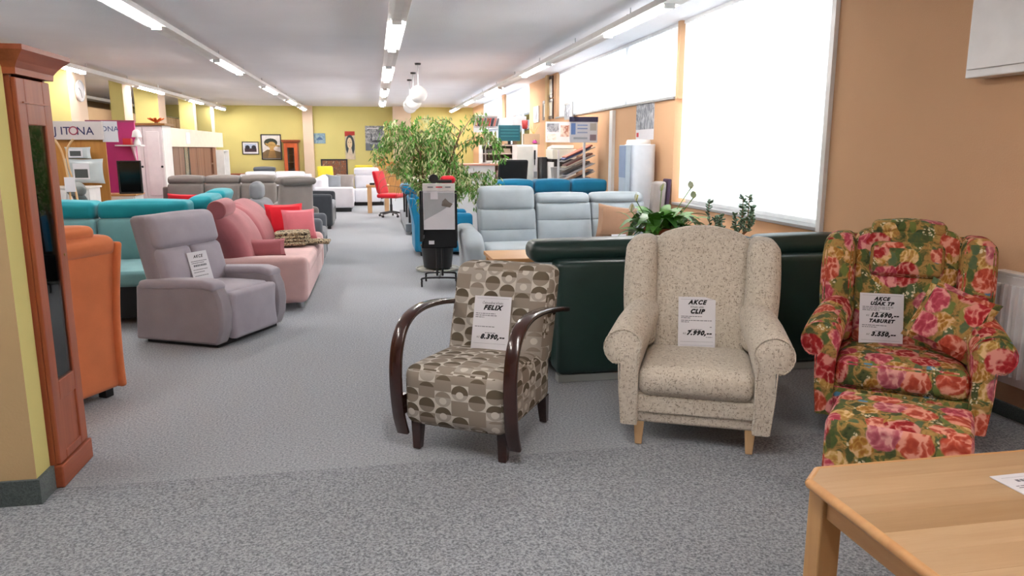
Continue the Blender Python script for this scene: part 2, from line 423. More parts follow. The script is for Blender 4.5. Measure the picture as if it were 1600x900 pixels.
# ------------------------------------------------------------------ room
CEIL = 2.95; WX = 3.5; BY = 27.0; LX = -8.5; FY = -3.6
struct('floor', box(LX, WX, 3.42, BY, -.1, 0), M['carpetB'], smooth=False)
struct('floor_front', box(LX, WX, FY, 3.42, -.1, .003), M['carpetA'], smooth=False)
struct('ceiling', box(LX, WX + .3, FY, BY, CEIL, CEIL + .1), M['ceil'], smooth=False)
struct('wall_back', join(box(LX, WX, BY, BY + .2, 0, CEIL)), M['yellow'], smooth=False)
struct('wall_left', box(LX - .2, LX, FY, BY, 0, CEIL), M['tan'], smooth=False)
struct('wall_front', box(LX, WX, FY - .2, FY, 0, CEIL), M['ceil'], smooth=False)
A, Bx = WX, WX + .3
struct('wall_right', join(box(A, Bx, FY, 5.37, 0, CEIL), box(A, Bx, 5.37, 8.5, 0, .85), box(A, Bx, 8.5, 14.4, 0, 2.08), box(A, Bx, 8.42, 8.5, 2.08, CEIL), box(A, Bx, 14.4, 17.0, 0, CEIL),
       box(A, Bx, 17.0, 24.5, 0, 1.15), box(A, Bx, 20.3, 20.75, 1.15, CEIL), box(A, Bx, 24.5, BY, 0, CEIL)), M['peach'], smooth=False)
struct('wall_partition', box(-6.32, -6.2, 10, 26.99, 0, 2.42), M['tan'], smooth=False)
# foreground wall stub: ochre face towards the camera, yellow end face
w = struct('wall_stub', box(-3.4, -1.466, 3.285, 3.42, 0, CEIL), [M['tan2'], M['yellow']], smooth=False)
for p in w.data.polygons: p.material_index = 1 if p.normal.x > .5 else 0
struct('baseboard_stub', box(-3.4, -1.45, 3.27, 3.42, .003, .115), M['skirt'], smooth=False)
struct('baseboard_back', box(-6.2, WX, BY - .02, BY, 0, .08), M['skirt'], smooth=False)
struct('baseboard_right', box(WX - .02, WX, FY, BY, 0, .08), M['skirt'], smooth=False)
# pilasters and columns, yellow front and cream flank
def column(name, x0, x1, y0, y1):
    c = struct(name, box(x0, x1, y0, y1, 0, CEIL), [M['yellow'], M['cream']], smooth=False)
    for p in c.data.polygons: p.material_index = 1 if abs(p.normal.x) > .5 else 0
for i, a in enumerate([(-5.42, -5.05, 14.07, 14.87), (-5.30, -5.05, 16.9, 17.45), (-5.58, -5.05, 19.48, 20.1), (-5.44, -5.05, 23.06, 23.37), (-5.55, -5.05, 25.37, 25.86)]): column('column_%d' % (i + 1), *a)
struct('trim_1', box(-2.38, -2.05, 26.75, BY - .001, 0, CEIL), M['cream'], smooth=False)
struct('trim_2', box(.66, 1.28, 26.6, BY - .001, 0, CEIL), M['cream'], smooth=False)
struct('trim_3', box(WX - .06, WX, 14.95, 15.15, 1.0, CEIL), M['tan2'], smooth=False)
struct('trim_4', box(WX - .05, WX, 10.72, 10.86, 0, 2.06), M['white'], smooth=False)

# windows with frames and panes, vertical blinds
def window(i, y0, y1, z0, z1, mull):
    X0 = WX + .14
    f = join(box(X0, X0 + .07, y0, y1, z0, z0 + .07), box(X0, X0 + .07, y0, y1, z1 - .07, z1), box(X0, X0 + .07, y0, y0 + .07, z0 + .07, z1 - .07), box(X0, X0 + .07, y1 - .07, y1, z0 + .07, z1 - .07))
    w = struct('window_%d' % i, f, M['whitegloss'], bev=.006, smooth=False)
    ys = [y0 + .07] + mull + [y1 - .07]
    for m in mull: obj('mullion', box(X0, X0 + .07, m - .035, m + .035, z0 + .07, z1 - .07), M['whitegloss'], w, smooth=False)
    for a, b in zip(ys[:-1], ys[1:]): obj('pane', box(X0 + .03, X0 + .036, a + .02, b - .02, z0 + .06, z1 - .06), M['glass'], w, smooth=False)
    obj('window_sill', box(WX - .03, X0, y0 + .001, y1 - .001, z0, z0 + .03), M['greyplastic'], w, bev=.005, smooth=False)
window(1, 5.37, 8.42, .85, CEIL, [6.9]); window(2, 8.5, 14.4, 2.08, CEIL, [10.4, 12.4]); window(3, 17.0, 20.3, 1.15, CEIL, [18.6]); window(4, 20.75, 24.5, 1.15, CEIL, [22.6])
SL = mesh('slat', [[(-.062, .006, 0), (0, -.006, 0), (.062, .006, 0), (-.062, .006, 1), (0, -.006, 1), (.062, .006, 1)], [(0, 1, 4, 3), (1, 2, 5, 4)]])
SL.materials.append(M['blind'])
def blind(y0, y1, z0, z1, label, ang=24, step=.105):
    b = thing('vertical_blind', label, 'blind', (WX + .06, y0, z0), group='vertical blinds on the window wall')
    obj('head_rail', box(-.025, .025, 0, y1 - y0, z1 - z0 - .04, z1 - z0 - .001), M['whitegloss'], b, smooth=False)
    n = int((y1 - y0 - .06) / step)
    for i in range(n):
        s = obj('slat', SL, None, b, loc=(0, .06 + i * step, 0), rot=(0, 0, 90 + ang + random.uniform(-4, 4))); s.scale = (1, 1, z1 - z0 - .04)
blind(5.40, 8.40, .93, CEIL, 'tall white vertical blind over the nearest big window')
blind(8.52, 14.38, 2.12, CEIL, 'long shallow white vertical blind above the peach wall')
blind(17.03, 20.28, 2.35, CEIL, 'white vertical blind high above the office corner desk')
blind(20.78, 24.45, 2.05, CEIL, 'farthest white vertical blind beside the yellow back wall', 55)
struct('trim_5', box(WX - .035, WX + .02, 5.365, 5.42, .85, CEIL), M['whitegloss'], smooth=False)

# ceiling light strips
def strip(x, tubes, label, y0=-3.4, y1=26.7):
    s = thing('light_strip', label, 'ceiling light', (x, 0, 2.80), group='fluorescent light strips on the ceiling')
    prof = [(-.10, -.010), (-.045, .004), (-.045, .075), (.045, .075), (.045, .004), (.10, -.010), (.098, -.013), (.04, .0), (-.04, .0), (-.098, -.013)]
    obj('trunking', prism(prof, y0, y1, 'y'), M['white'], s, smooth=False)
    for a, b in tubes:
        for dx in (-.026, .026):
            obj('tube_lamp', tube([(dx, a, -.022), (dx, b, -.022)], .015, 8), M['tube'], s)
        for e in (a - .02, b + .02): obj('lamp_holder', box(-.05, .05, e - .015, e + .015, -.045, -.001), M['whitegloss'], s, smooth=False)
    y = 1.2
    while y < y1:
        obj('hanger', join(tube([(0, y, .075), (0, y, .15)], .006, 6), box(-.04, .04, y - .012, y + .012, .070, .082)), M['steel'], s); y += 2.2
strip(-2.25, [(2.4, 4.3), (7.0, 8.85), (12.0, 13.9), (16.8, 18.7), (21.2, 23.0), (24.7, 26.2)], 'ceiling light strip second from the left, above the pink sofa')
strip(.27, [(.5, 2.7), (8.1, 10.3), (12.5, 14.9), (17.0, 19.2), (21.2, 23.4)], 'middle ceiling light strip straight above the aisle', y1=24.4)  # first tube pair is unseen, placed to light the front chairs and floor
strip(2.68, [(-1.5, .3), (6.75, 8.55), (11.6, 13.45), (16.2, 18.1), (20.4, 22.2), (24.6, 26.5)], 'ceiling light strip along the window wall')  # first tube pair is unseen, added behind the camera to brighten the right foreground
strip(-4.85, [(8.2, 10.2), (12.7, 14.2), (17.2, 19.1), (21.6, 23.2), (25.0, 26.5)], 'ceiling light strip along the left columns')
strip(-7.35, [(9, 11), (14.3, 16), (18.5, 20)], 'ceiling light strip glimpsed beyond the columns, farthest left')
for i, (y, z) in enumerate([(13.3, 2.43), (14.9, 2.40), (16.4, 2.40)]):
    p = thing('pendant_lamp', ['white globe pendant lamp, nearest of three in a row', 'white globe pendant lamp, middle of three in a row', 'white globe pendant lamp, farthest of three in a row'][i], 'lamp', (.78, y, z), group='globe pendants')
    obj('globe', lathe([(.001, -.15)] + [(.15 * math.cos(R(a)), .15 * math.sin(R(a))) for a in range(-80, 81, 10)] + [(.001, .15)], 24), plain((245, 245, 242), .25), p)
    obj('rod', tube([(0, 0, .15), (0, 0, CEIL - z - .02)], .006, 6), M['steel'], p)
    obj('ceiling_rose', lathe([(.05, CEIL - z - .03), (.055, CEIL - z)], 16), M['dkplastic'], p)
# ------------------------------------------------------------------ price cards
def card(label, loc, rot, w=.21, h=.297, lines=(), bars=(), size_seed=0, name='price_card', group='printed price cards'):
    """sheet in its own XY plane, +Z is the printed side; origin at bottom centre"""
    c = obj(name, box(-w / 2, w / 2, 0, h, -.003, 0), M['paper'], None, smooth=False, loc=loc, rot=rot)
    tag(c, label, 'card', group)
    for s, size, x, y, sh, bo in lines: printed(mv(text_geo(s, size, sh, bo, 1.22 if bo else 1.0), x, y, .0012), c, M['ink'])
    g = []
    rnd = random.Random(size_seed)
    for x0, x1, y, th in bars:
        if th > .0015:      # a line of small print, broken into words
            x = x0
            while x < x1:
                e = min(x1, x + rnd.uniform(.006, .02)); g.append([[(x, y, .001), (e, y, .001), (e, y + th, .001), (x, y + th, .001)], [(0, 1, 2, 3)]]); x = e + .003
        else: g.append([[(x0, y, .001), (x1, y, .001), (x1, y + th, .001), (x0, y + th, .001)], [(0, 1, 2, 3)]])
    if g: printed(join(*g), c, M['inkgrey'], 'small_print')['kind'] = 'stuff'
    return c

# ------------------------------------------------------------------ wing chairs
def wing_chair(name, label, loc, rz, mat, aw=.455, ww=.41, H=1.06, legs='beech', uv=False, seat_puff=.025):
    t = thing(name, label, 'armchair', loc, rz); k = aw - .455
    ix = .285 + k
    obj('base_frame', cb(-ix - .02, ix + .02, -.36, .28, .125, .30, .02), mat, t, uv=uv)
    obj('front_border', cb(-ix, ix, -.375, -.35, .185, .275, .01), mat, t, uv=uv)
    obj('seat_cushion', df(cb(-ix + .002, ix - .002, -.40, .20, .275, .43, .055, (0, .012, seat_puff), (8, 6, 3)), lambda x, y, z: (x, y, z - (y + .4) * .03)), mat, t, uv=uv)
    def arm(s):
        secs = []
        for q, (y, dz, sc, tw) in enumerate([(-.405, 0, .95, 0), (-.40, 0, 1, 0), (-.30, .014, 1, -.006), (-.15, .04, .98, -.02), (.0, .062, .95, -.04), (.14, .075, .9, -.06), (.24, .078, .86, -.07)]):
            r = .096 * sc; cx, cz = aw - .096 + tw, .525 + dz
            pts = [(ix - .005, .125), (ix + .07, .125), (ix + .085, .30), (cx + .012, .445 + dz * .6)]
            pts += [(cx + r * math.cos(R(a)), cz + r * math.sin(R(a))) for a in range(-70, 176, 22)]
            pts += [(min(ix + .008, cx - r * .9), .48 + dz), (ix - .005, .38)]
            secs.append([(s * x, y, z) for x, z in pts])
        return loft(secs)
    for s in (1, -1):
        a = obj('armrest', arm(s), mat, t, uv=uv, ang=60)
        cx = aw - .096
        path = [(s * (ix + .073), -.405, .13), (s * (ix + .088), -.405, .30), (s * (cx + .02), -.405, .45)] + [(s * (cx + .094 * math.cos(R(q))), -.406, .525 + .094 * math.sin(R(q))) for q in range(-60, 176, 18)] + [(s * (ix + .004), -.406, .49), (s * ix, -.405, .36), (s * ix, -.405, .13)]
        obj('piping', tube(path, .004, 6), mat, a, uv=uv)
    for s in (1, -1):
        g = cb(.0, .165, -.135, .155, .42, H - .05, .055, (.012, .012, .01), (3, 4, 8))
        def wf(x, y, z, s=s):
            q = (z - .42) / (H - .47)
            X = ww - .165 + x + (q - 1) * .02 + .012 * math.sin(q * 3.1); Y = y * (1 - .15 * (1 - q)) + .15 + q * .13
            zz = z - max(0, q - .8) * .35 * max(0, x - .05)
            return (s * X, Y, zz)
        obj('wing', df(g, wf), mat, t, uv=uv)
    bx = ww - .15
    g = cb(-bx, bx, -.08, .08, .38, H - .05, .05, (0, .03, 0), (10, 4, 12))
    def bf(x, y, z):
        q = (z - .38) / (H - .43); Y = y + .17 + q * .145
        if y < 0: Y += .012 * math.exp(-((z - (.38 + .44 * (H - .43))) / .012) ** 2)
        return (x, Y, z + max(0, q - .45) / .55 * .065 * (1 - (x / bx) ** 2))
    obj('backrest', df(g, bf), mat, t, uv=uv)
    obj('outer_back', df(cb(-ww + .03, ww - .03, .0, .05, .13, H - .06, .02), lambda x, y, z: (x, y + .25 + (z - .13) * .15, z)), mat, t, uv=uv)
    for sx in (-1, 1):
        for y in (-.325, .27):
            lg = loft([[(sx * (ix - .012) + a * r_, y + b * r_ + (0 if z > .05 else (-.012 if y < 0 else .03)), z) for a, b in ((-1, -1), (1, -1), (1, 1), (-1, 1))] for z, r_ in ((.004, .017), (.14, .027))])
            obj('leg', lg, M[legs], t, bev=.004, smooth=False)
    return t
wing_chair('wing_armchair', 'beige flecked wing armchair with light wooden legs in front of the green sofa', (1.685, 3.65, 0), -24.9, M['fleck'])
fl = wing_chair('wing_armchair', 'bright floral wing armchair with headrest pad beside the radiator', (2.80, 3.50, 0), -36.0, M['floral'], .48, .425, 1.07, 'mahog', True, .03)
hp = obj('headrest_pad', df(cb(-.185, .185, -.05, .05, 0, .185, .04, (0, .02, .005), (6, 3, 5)), lambda x, y, z: (x, y + .17 + z * .22, z + .80)), M['floral'], fl, uv=True)
obj('strap', df(cb(-.19, .19, -.07, .10, 0, .075, .03, (0, 0, 0), (6, 4, 2)), lambda x, y, z: (x, y + .29, z + .985 + .05 * (1 - (x / .3) ** 2))), M['floral'], hp, uv=True)
cu = obj('throw_cushion', mv(pillow(.34, .34, .14), 0, 0, 0), M['floral'], None, uv=True, loc=(2.882, 3.255, .635), rot=(-16, 20, -50))
tag(cu, 'floral throw cushion leaning on the right arm of the floral armchair', 'cushion')
# floral footstool
st = thing('footstool', 'floral footstool in front of the floral armchair', 'footstool', (2.15, 2.64, 0), -41.6)
obj('upholstered_top', cb(-.268, .268, -.222, .222, .10, .405, .035, (0, 0, .018), (6, 6, 4)), M['floral'], st, uv=True)
for a, b in ((-1, -1), (1, -1), (1, 1), (-1, 1)): obj('leg', loft([[(a * .21 + i * r_, b * .17 + j * r_, z) for i, j in ((-1, -1), (1, -1), (1, 1), (-1, 1))] for z, r_ in ((.004, .016), (.11, .024))]), M['mahog'], st, smooth=False)

# ------------------------------------------------------------------ bentwood armchair with retro circles
pc = thing('bentwood_armchair', 'retro circle patterned armchair with dark curved wooden arms', 'armchair', (.535, 3.74, 0), -32.3)
obj('seat', df(cb(-.275, .275, -.385, .27, .15, .455, .055, (.004, .012, .02), (8, 8, 5)), lambda x, y, z: (x, y, z - (y + .385) * .04 * (z - .15) / .3)), M['circles'], pc, uv=True)
obj('backrest', df(cb(-.285, .285, -.085, .085, .36, .875, .05, (.004, .02, .008), (8, 4, 8)), lambda x, y, z: (x, y + .185 + (z - .36) * .30, z)), M['circles'], pc, uv=True)
for s in (1, -1):
    path = cr([(0, -.335, .085), (0, -.375, .20), (0, -.395, .40), (0, -.365, .56), (0, -.285, .655), (0, -.15, .692), (0, .03, .688), (0, .20, .665), (0, .40, .628)], 6)
    obj('armrest', mv(ribbon(path, .066, .026), s * .305), M['mahog'], pc, ang=60)
    obj('arm_bolt', box(min(s * .272, s * .29), max(s * .272, s * .29), -.385, -.345, .2, .3), M['mahog'], pc, smooth=False)
    obj('arm_bolt', box(min(s * .272, s * .29), max(s * .272, s * .29), .26, .30, .62, .66), M['mahog'], pc, smooth=False)
for sx in (-1, 1):
    for y in (-.30, .25):
        obj('leg', loft([[(sx * .235 + i * r_, y + j * r_ + (.0 if z > .05 else (.03 if y > 0 else -.01)), z) for i, j in ((-1, -1), (1, -1), (1, 1), (-1, 1))] for z, r_ in ((.004, .020), (.17, .029))]), M['mahog'], pc, bev=.004, smooth=False)

# ------------------------------------------------------------------ price cards of the front chairs
def L2W(loc, rz, p):
    c, s = math.cos(R(rz)), math.sin(R(rz)); return (loc[0] + p[0] * c - p[1] * s, loc[1] + p[0] * s + p[1] * c, p[2])
SB = lambda: [(-.09, .09, .285, .001), (-.09, .09, .02, .001)]
card('price card reading FELIX 8.390 standing on the patterned seat', L2W((.535, 3.74), -32.3, (.0, .055, .452)), (72, 0, -26), .205, .285,
     [('Čalouněné křeslo', .016, 0, .243, .2, .0), ('FELIX', .034, 0, .212, .35, .0022), ('Kč', .014, -.066, .058, .2, 0), ('8.390,--', .034, .012, .056, .35, .0022)],
     [(-.03, .03, .085, .004), (-.09, .02, .188, .004), (-.09, .028, .178, .004), (-.09, -.04, .168, .004), (-.09, .02, .118, .004), (-.09, .09, .272, .001), (-.09, .09, .03, .001)], 3)
card('price card reading CLIP 7.990 standing on the beige seat', L2W((1.685, 3.65), -24.9, (-.005, .055, .425)), (75, 0, -18), .20, .282,
     [('AKCE', .032, 0, .242, .35, .0018), ('Křeslo ušák', .015, 0, .222, .2, 0), ('CLIP', .032, 0, .192, .35, .0022), ('Kč', .014, -.066, .075, .2, 0), ('7.990,--', .034, .012, .073, .35, .0022)],
     [(-.034, .034, .188, .0012), (-.03, .03, .10, .004), (-.085, .03, .172, .004), (-.085, -.035, .163, .004), (-.085, .08, .150, .004), (-.085, -.04, .141, .004), (.07, .08, .115, .004), (.05, .085, .06, .003), (-.088, .088, .268, .001), (-.088, .088, .035, .001), (-.088, .088, .015, .001)], 4)
card('price card reading AKCE and TABURET standing on the floral seat', L2W((2.80, 3.50), -36, (-.095, .03, .43)), (74, 0, -26), .225, .285,
     [('AKCE', .026, 0, .246, .35, .0018), ('UŠÁK TP', .026, 0, .219, .35, .0018), ('Kč', .014, -.07, .154, .2, 0), ('12.690,--', .032, .015, .152, .35, .0022), ('TABURET', .026, 0, .121, .35, .0018),
      ('Kč', .014, -.066, .048, .2, 0), ('3.550,--', .032, .012, .046, .35, .0022)],
     [(-.098, .06, .205, .004), (-.03, .04, .176, .0035), (-.03, .04, .071, .0035), (-.098, .045, .196, .004), (-.098, -.01, .187, .004), (-.06, .06, .216, .0012), (-.098, .03, .102, .004), (-.098, -.02, .092, .004), (-.1, .1, .272, .001), (-.1, .1, .02, .001)], 5)

# ------------------------------------------------------------------ foreground pine table
T = thing('coffee_table', 'light oak coffee table with clipped corners in the right foreground', 'table', (0, 0, 0))
tx0, tx1, ty0, ty1, th = 1.225, 2.35, .95, 1.915, .55
def octa(x0, x1, y0, y1, c): return [(x0 + c, y0), (x1 - c, y0), (x1, y0 + c), (x1, y1 - c), (x1 - c, y1), (x0 + c, y1), (x0, y1 - c), (x0, y0 + c)]
C8 = .07
# glued-up staves of the top, each its own board
nb = 10; rr = random.Random(5)
for i in range(nb):
    y0_ = ty0 + (ty1 - ty0) * i / nb; y1_ = ty0 + (ty1 - ty0) * (i + 1) / nb
    def cl(y): return max(0, C8 - min(y - ty0, ty1 - y))
    poly = [(tx0 + cl(y0_), y0_), (tx1 - cl(y0_), y0_)]
    for yy in (ty0 + C8, ty1 - C8):
        if y0_ < yy < y1_: poly.append((tx1, yy))
    poly += [(tx1 - cl(y1_), y1_), (tx0 + cl(y1_), y1_)]
    for yy in (ty1 - C8, ty0 + C8):
        if y0_ < yy < y1_: poly.append((tx0, yy))
    f = rr.uniform(-16, 10)
    obj('top_board', prism(poly, th - .028, th, 'z'), wood((int(188 + f), int(158 + f), int(122 + f)), (int(168 + f), int(134 + f), int(96 + f)), 0, .35, 9 + i % 3, 12), T, smooth=False, bev=.0008)
ed = octa(tx0, tx1, ty0, ty1, C8)
pth = [Vector((a, b, th - .014)) for a, b in ed]; pth = pth + [pth[0]]
obj('edge_moulding', join(*[tube([pth[i], pth[i + 1]], .0155, 10) for i in range(8)]), M['oak'], T)
for ax, ay in ((tx0 + .024, ty1 - .10), (tx1 - .12, ty1 - .10), (tx0 + .024, ty0 + .05), (tx1 - .12, ty0 + .05)):
    obj('leg', box(ax, ax + .07, ay, ay + .07, .004, th - .028), M['oakz'], T, smooth=False, bev=.005)
for g, m in ((box(tx0 + .04, tx0 + .065, ty0 + .12, ty1 - .10, th - .115, th - .028), 'oaky'), (box(tx1 - .085, tx1 - .06, ty0 + .12, ty1 - .12, th - .115, th - .028), 'oaky'), (box(tx0 + .12, tx1 - .12, ty1 - .085, ty1 - .06, th - .115, th - .028), 'oak'), (box(tx0 + .12, tx1 - .12, ty0 + .06, ty0 + .085, th - .115, th - .028), 'oak')):
    obj('apron', g, M[m], T, smooth=False, bev=.003)
obj('lower_shelf', box(tx0 + .07, tx1 - .07, ty0 + .07, ty1 - .07, .14, .162), M['oak'], T, smooth=False, bev=.003)
card('price card lying flat on the foreground oak table', (1.902, 1.553, th + .0045), (0, 0, 1.5), .297, .21, [], [(-.13, .13, .188, .001), (-.10, .06, .160, .014), (-.13, .05, .135, .004), (-.13, .03, .125, .004)], 9)

# ------------------------------------------------------------------ left foreground: cherry display cabinet
c = thing('display_cabinet', 'tall cherry wood display cabinet with narrow glass door at left', 'cabinet', (0, 0, 0))
cx, cy0, cy1 = -1.43, 3.43, 3.775
ch, chh = M['cherry'], M['cherryh']
obj('carcass', join(box(cx - .42, cx - .02, cy0 + .005, cy0 + .025, .10, 1.82), box(cx - .42, cx - .02, cy1 - .025, cy1 - .005, .10, 1.82), box(cx - .42, cx - .40, cy0 + .025, cy1 - .025, .10, 1.82), box(cx - .40, cx - .02, cy0 + .025, cy1 - .025, .10, .12), box(cx - .40, cx - .02, cy0 + .025, cy1 - .025, 1.80, 1.82)), ch, c, smooth=False)
obj('plinth', box(cx - .43, cx + .012, cy0 - .005, cy1 + .003, .004, .105), chh, c, smooth=False, bev=.006)
cor = [(0, 1.80), (.012, 1.80), (.014, 1.825), (.03, 1.85), (.055, 1.875), (.07, 1.89), (.07, 1.91), (0, 1.91)]
secs = []
for d, z in cor[1:-1]: secs.append([(cx - .43, cy0 - d, z), (cx + d, cy0 - d, z), (cx + d, cy1 + d, z), (cx - .43, cy1 + d, z)])
obj('cornice', loft(secs), chh, c, smooth=False)
door = obj('door_frame', join(box(cx - .02, cx, cy0 + .01, cy0 + .085, .11, 1.79), box(cx - .02, cx, cy1 - .085, cy1 - .01, .11, 1.79), box(cx - .02, cx, cy0 + .085, cy1 - .085, 1.60, 1.79), box(cx - .02, cx, cy0 + .085, cy1 - .085, .385, .475), box(cx - .02, cx, cy0 + .085, cy1 - .085, .11, .15)), ch, c, smooth=False, bev=.004)
obj('glass', box(cx - .013, cx - .009, cy0 + .08, cy1 - .08, .47, 1.605), M['glass'], door, smooth=False)
obj('lower_panel', box(cx - .016, cx - .008, cy0 + .083, cy1 - .083, .145, .39), ch, door, smooth=False, bev=.003)
obj('top_moulding', box(cx, cx + .006, cy0 + .05, cy1 - .05, 1.688, 1.694), ch, door, smooth=False)
for z in (.75, 1.05, 1.33): obj('glass_shelf', box(cx - .39, cx - .03, cy0 + .03, cy1 - .03, z, z + .006), M['glass'], c, smooth=False)
obj('lock', lathe([(.006, 0), (.006, .004)], 10), M['brass'], door, loc=(cx + .001, cy1 - .05, 1.02), rot=(0, 90, 0))

# orange armchair seen from behind
o = thing('orange_armchair', 'orange fabric armchair with its back to the aisle behind the cherry cabinet', 'armchair', (-2.10, 4.62, 0), 64)
# local -y is its back panel, facing the aisle
def ob(x, y, z):
    k = (z - .06) / .9
    return (x * (.98 - .05 * math.sin(min(1, max(0, k)) * PI) + .03 * max(0, k - .6)), y - .06 * max(0, k) ** 1.5, z)
obj('outer_back', df(cb(-.37, .37, -.40, -.30, .06, .93, .03, (0, .01, 0), (8, 3, 12)), ob), M['orange'], o)
obj('side_roll', df(cb(.34, .385, -.43, -.28, .06, .96, .02, (0, 0, 0), (2, 3, 12)), ob), M['orange'], o)
obj('side_roll', df(cb(-.385, -.34, -.43, -.28, .06, .96, .02, (0, 0, 0), (2, 3, 12)), ob), M['orange'], o)
obj('back_cushion', cb(-.36, .36, -.47, -.27, .88, 1.0, .05, (0, .01, .02), (6, 4, 3)), M['orange'], o)
obj('headrest', cb(-.30, .24, -.44, -.28, .985, 1.065, .035, (0, .01, .015), (6, 4, 3)), M['orange'], o)
obj('seat', cb(-.28, .28, -.30, .40, .12, .46, .05, (0, .01, .02)), M['orange'], o)
for s in (-1, 1): obj('armrest', cb(s * .33 - .07, s * .33 + .07, -.30, .40, .06, .62, .04), M['orange'], o)
for a in (-.3, .3):
    for b in (-.33, .33): obj('foot', cb(a - .03, a + .03, b - .03, b + .03, .004, .065, .005, n=(1, 1, 1)), M['black'], o)

# ------------------------------------------------------------------ grey recliner
r = thing('recliner_armchair', 'lilac grey recliner armchair beside the aisle with a price sheet on its back', 'armchair', (-1.345, 6.31, 0), 62.6)
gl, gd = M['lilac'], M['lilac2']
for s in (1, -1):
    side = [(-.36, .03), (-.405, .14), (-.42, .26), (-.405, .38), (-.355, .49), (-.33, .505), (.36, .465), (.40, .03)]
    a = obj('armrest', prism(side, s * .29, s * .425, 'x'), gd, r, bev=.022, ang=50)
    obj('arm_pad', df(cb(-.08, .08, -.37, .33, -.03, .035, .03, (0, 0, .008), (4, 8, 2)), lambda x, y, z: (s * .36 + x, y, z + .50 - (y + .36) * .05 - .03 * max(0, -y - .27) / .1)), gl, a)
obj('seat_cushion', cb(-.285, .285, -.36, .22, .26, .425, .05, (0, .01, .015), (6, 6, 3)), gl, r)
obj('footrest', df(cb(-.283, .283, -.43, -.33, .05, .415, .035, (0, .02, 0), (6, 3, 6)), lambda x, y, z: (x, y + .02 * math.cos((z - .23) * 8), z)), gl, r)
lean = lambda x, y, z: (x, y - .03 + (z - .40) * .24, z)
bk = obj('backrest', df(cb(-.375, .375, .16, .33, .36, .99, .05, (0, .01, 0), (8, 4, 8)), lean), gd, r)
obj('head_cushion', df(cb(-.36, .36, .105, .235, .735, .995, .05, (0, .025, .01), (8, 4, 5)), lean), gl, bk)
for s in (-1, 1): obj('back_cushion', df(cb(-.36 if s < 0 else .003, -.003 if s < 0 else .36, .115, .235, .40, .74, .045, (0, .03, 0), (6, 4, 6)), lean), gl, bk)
obj('plinth', box(-.38, .38, -.33, .33, .004, .06), M['black'], r, smooth=False)
card('white price sheet hanging on the grey recliner back', L2W((-1.345, 6.31), 62.6, (-.02, .05, .45)), (75, 0, 59), .21, .24, [('AKCE', .034, 0, .19, .35, .001)], [(-.07, .07, .118, .016), (-.085, .085, .16, .006), (-.085, .05, .145, .006), (-.085, .07, .09, .006), (-.085, .03, .07, .006), (-.085, .06, .04, .006)], 6)
# ------------------------------------------------------------------ generic sofa and armchair
def sofa(name, label, loc, rz, W, D, n, aw, sh, bh, ms, mb, ma, mbase=None, arm_h=.6, lean=.25, head=None, hh=.14, foot=.06, armL=True, armR=True, cat='sofa', heads=None, bt=.20, feet=True, arm_r=.05):
    t = thing(name, label, cat, loc, rz); mbase = mbase or ma
    x0 = -W / 2 + (aw if armL else 0); x1 = W / 2 - (aw if armR else 0); yb = D / 2
    obj('base', cb(x0 + .004, x1 - .004, -D / 2 + .02, yb - .08, foot, sh - .12, .02, n=(3, 2, 2)), mbase, t)
    obj('outer_back', df(cb(-W / 2 + .02, W / 2 - .02, yb - .14, yb - .04, foot, bh - .06, .03, n=(4, 2, 4)), lambda x, y, z: (x, y + max(0, z - sh) * lean * .6, z)), mbase, t)
    for i in range(n):
        a = x0 + (x1 - x0) * i / n; b = x0 + (x1 - x0) * (i + 1) / n
        obj('seat_cushion', cb(a + .004, b - .004, -D / 2, yb - .22, sh - .14, sh, .045, (0, .01, .015), (5, 5, 3)), ms, t)
        top = bh
        bc = obj('back_cushion', df(cb(a + .004, b - .004, yb - .16 - bt, yb - .13, sh - .03, top, .05, (0, .03, .012), (6, 4, 7)), lambda x, y, z: (x, y + (z - sh) * lean, z)), mb, t)
        if head:
            obj('headrest', df(cb(a + .008, b - .008, yb - .15 - bt, yb - .05, top - .01, top + hh, .05, (0, .01, .02), (6, 4, 3)), lambda x, y, z: (x, y + (z - sh) * lean, z)), head, t)
    for s, on in ((-1, armL), (1, armR)):
        if on: obj('armrest', cb(min(s * W / 2, s * (W / 2 - aw)), max(s * W / 2, s * (W / 2 - aw)), -D / 2 + .01, yb - .08, foot, arm_h, arm_r, (0, 0, .01), (3, 6, 4)), ma, t)
    if feet:
        for a in (-W / 2 + .08, W / 2 - .08):
            for b in (-D / 2 + .08, yb - .15): obj('foot', cb(a - .03, a + .03, b - .03, b + .03, .003, foot + .01, .004, n=(1, 1, 1)), M['black'], t)
    return t

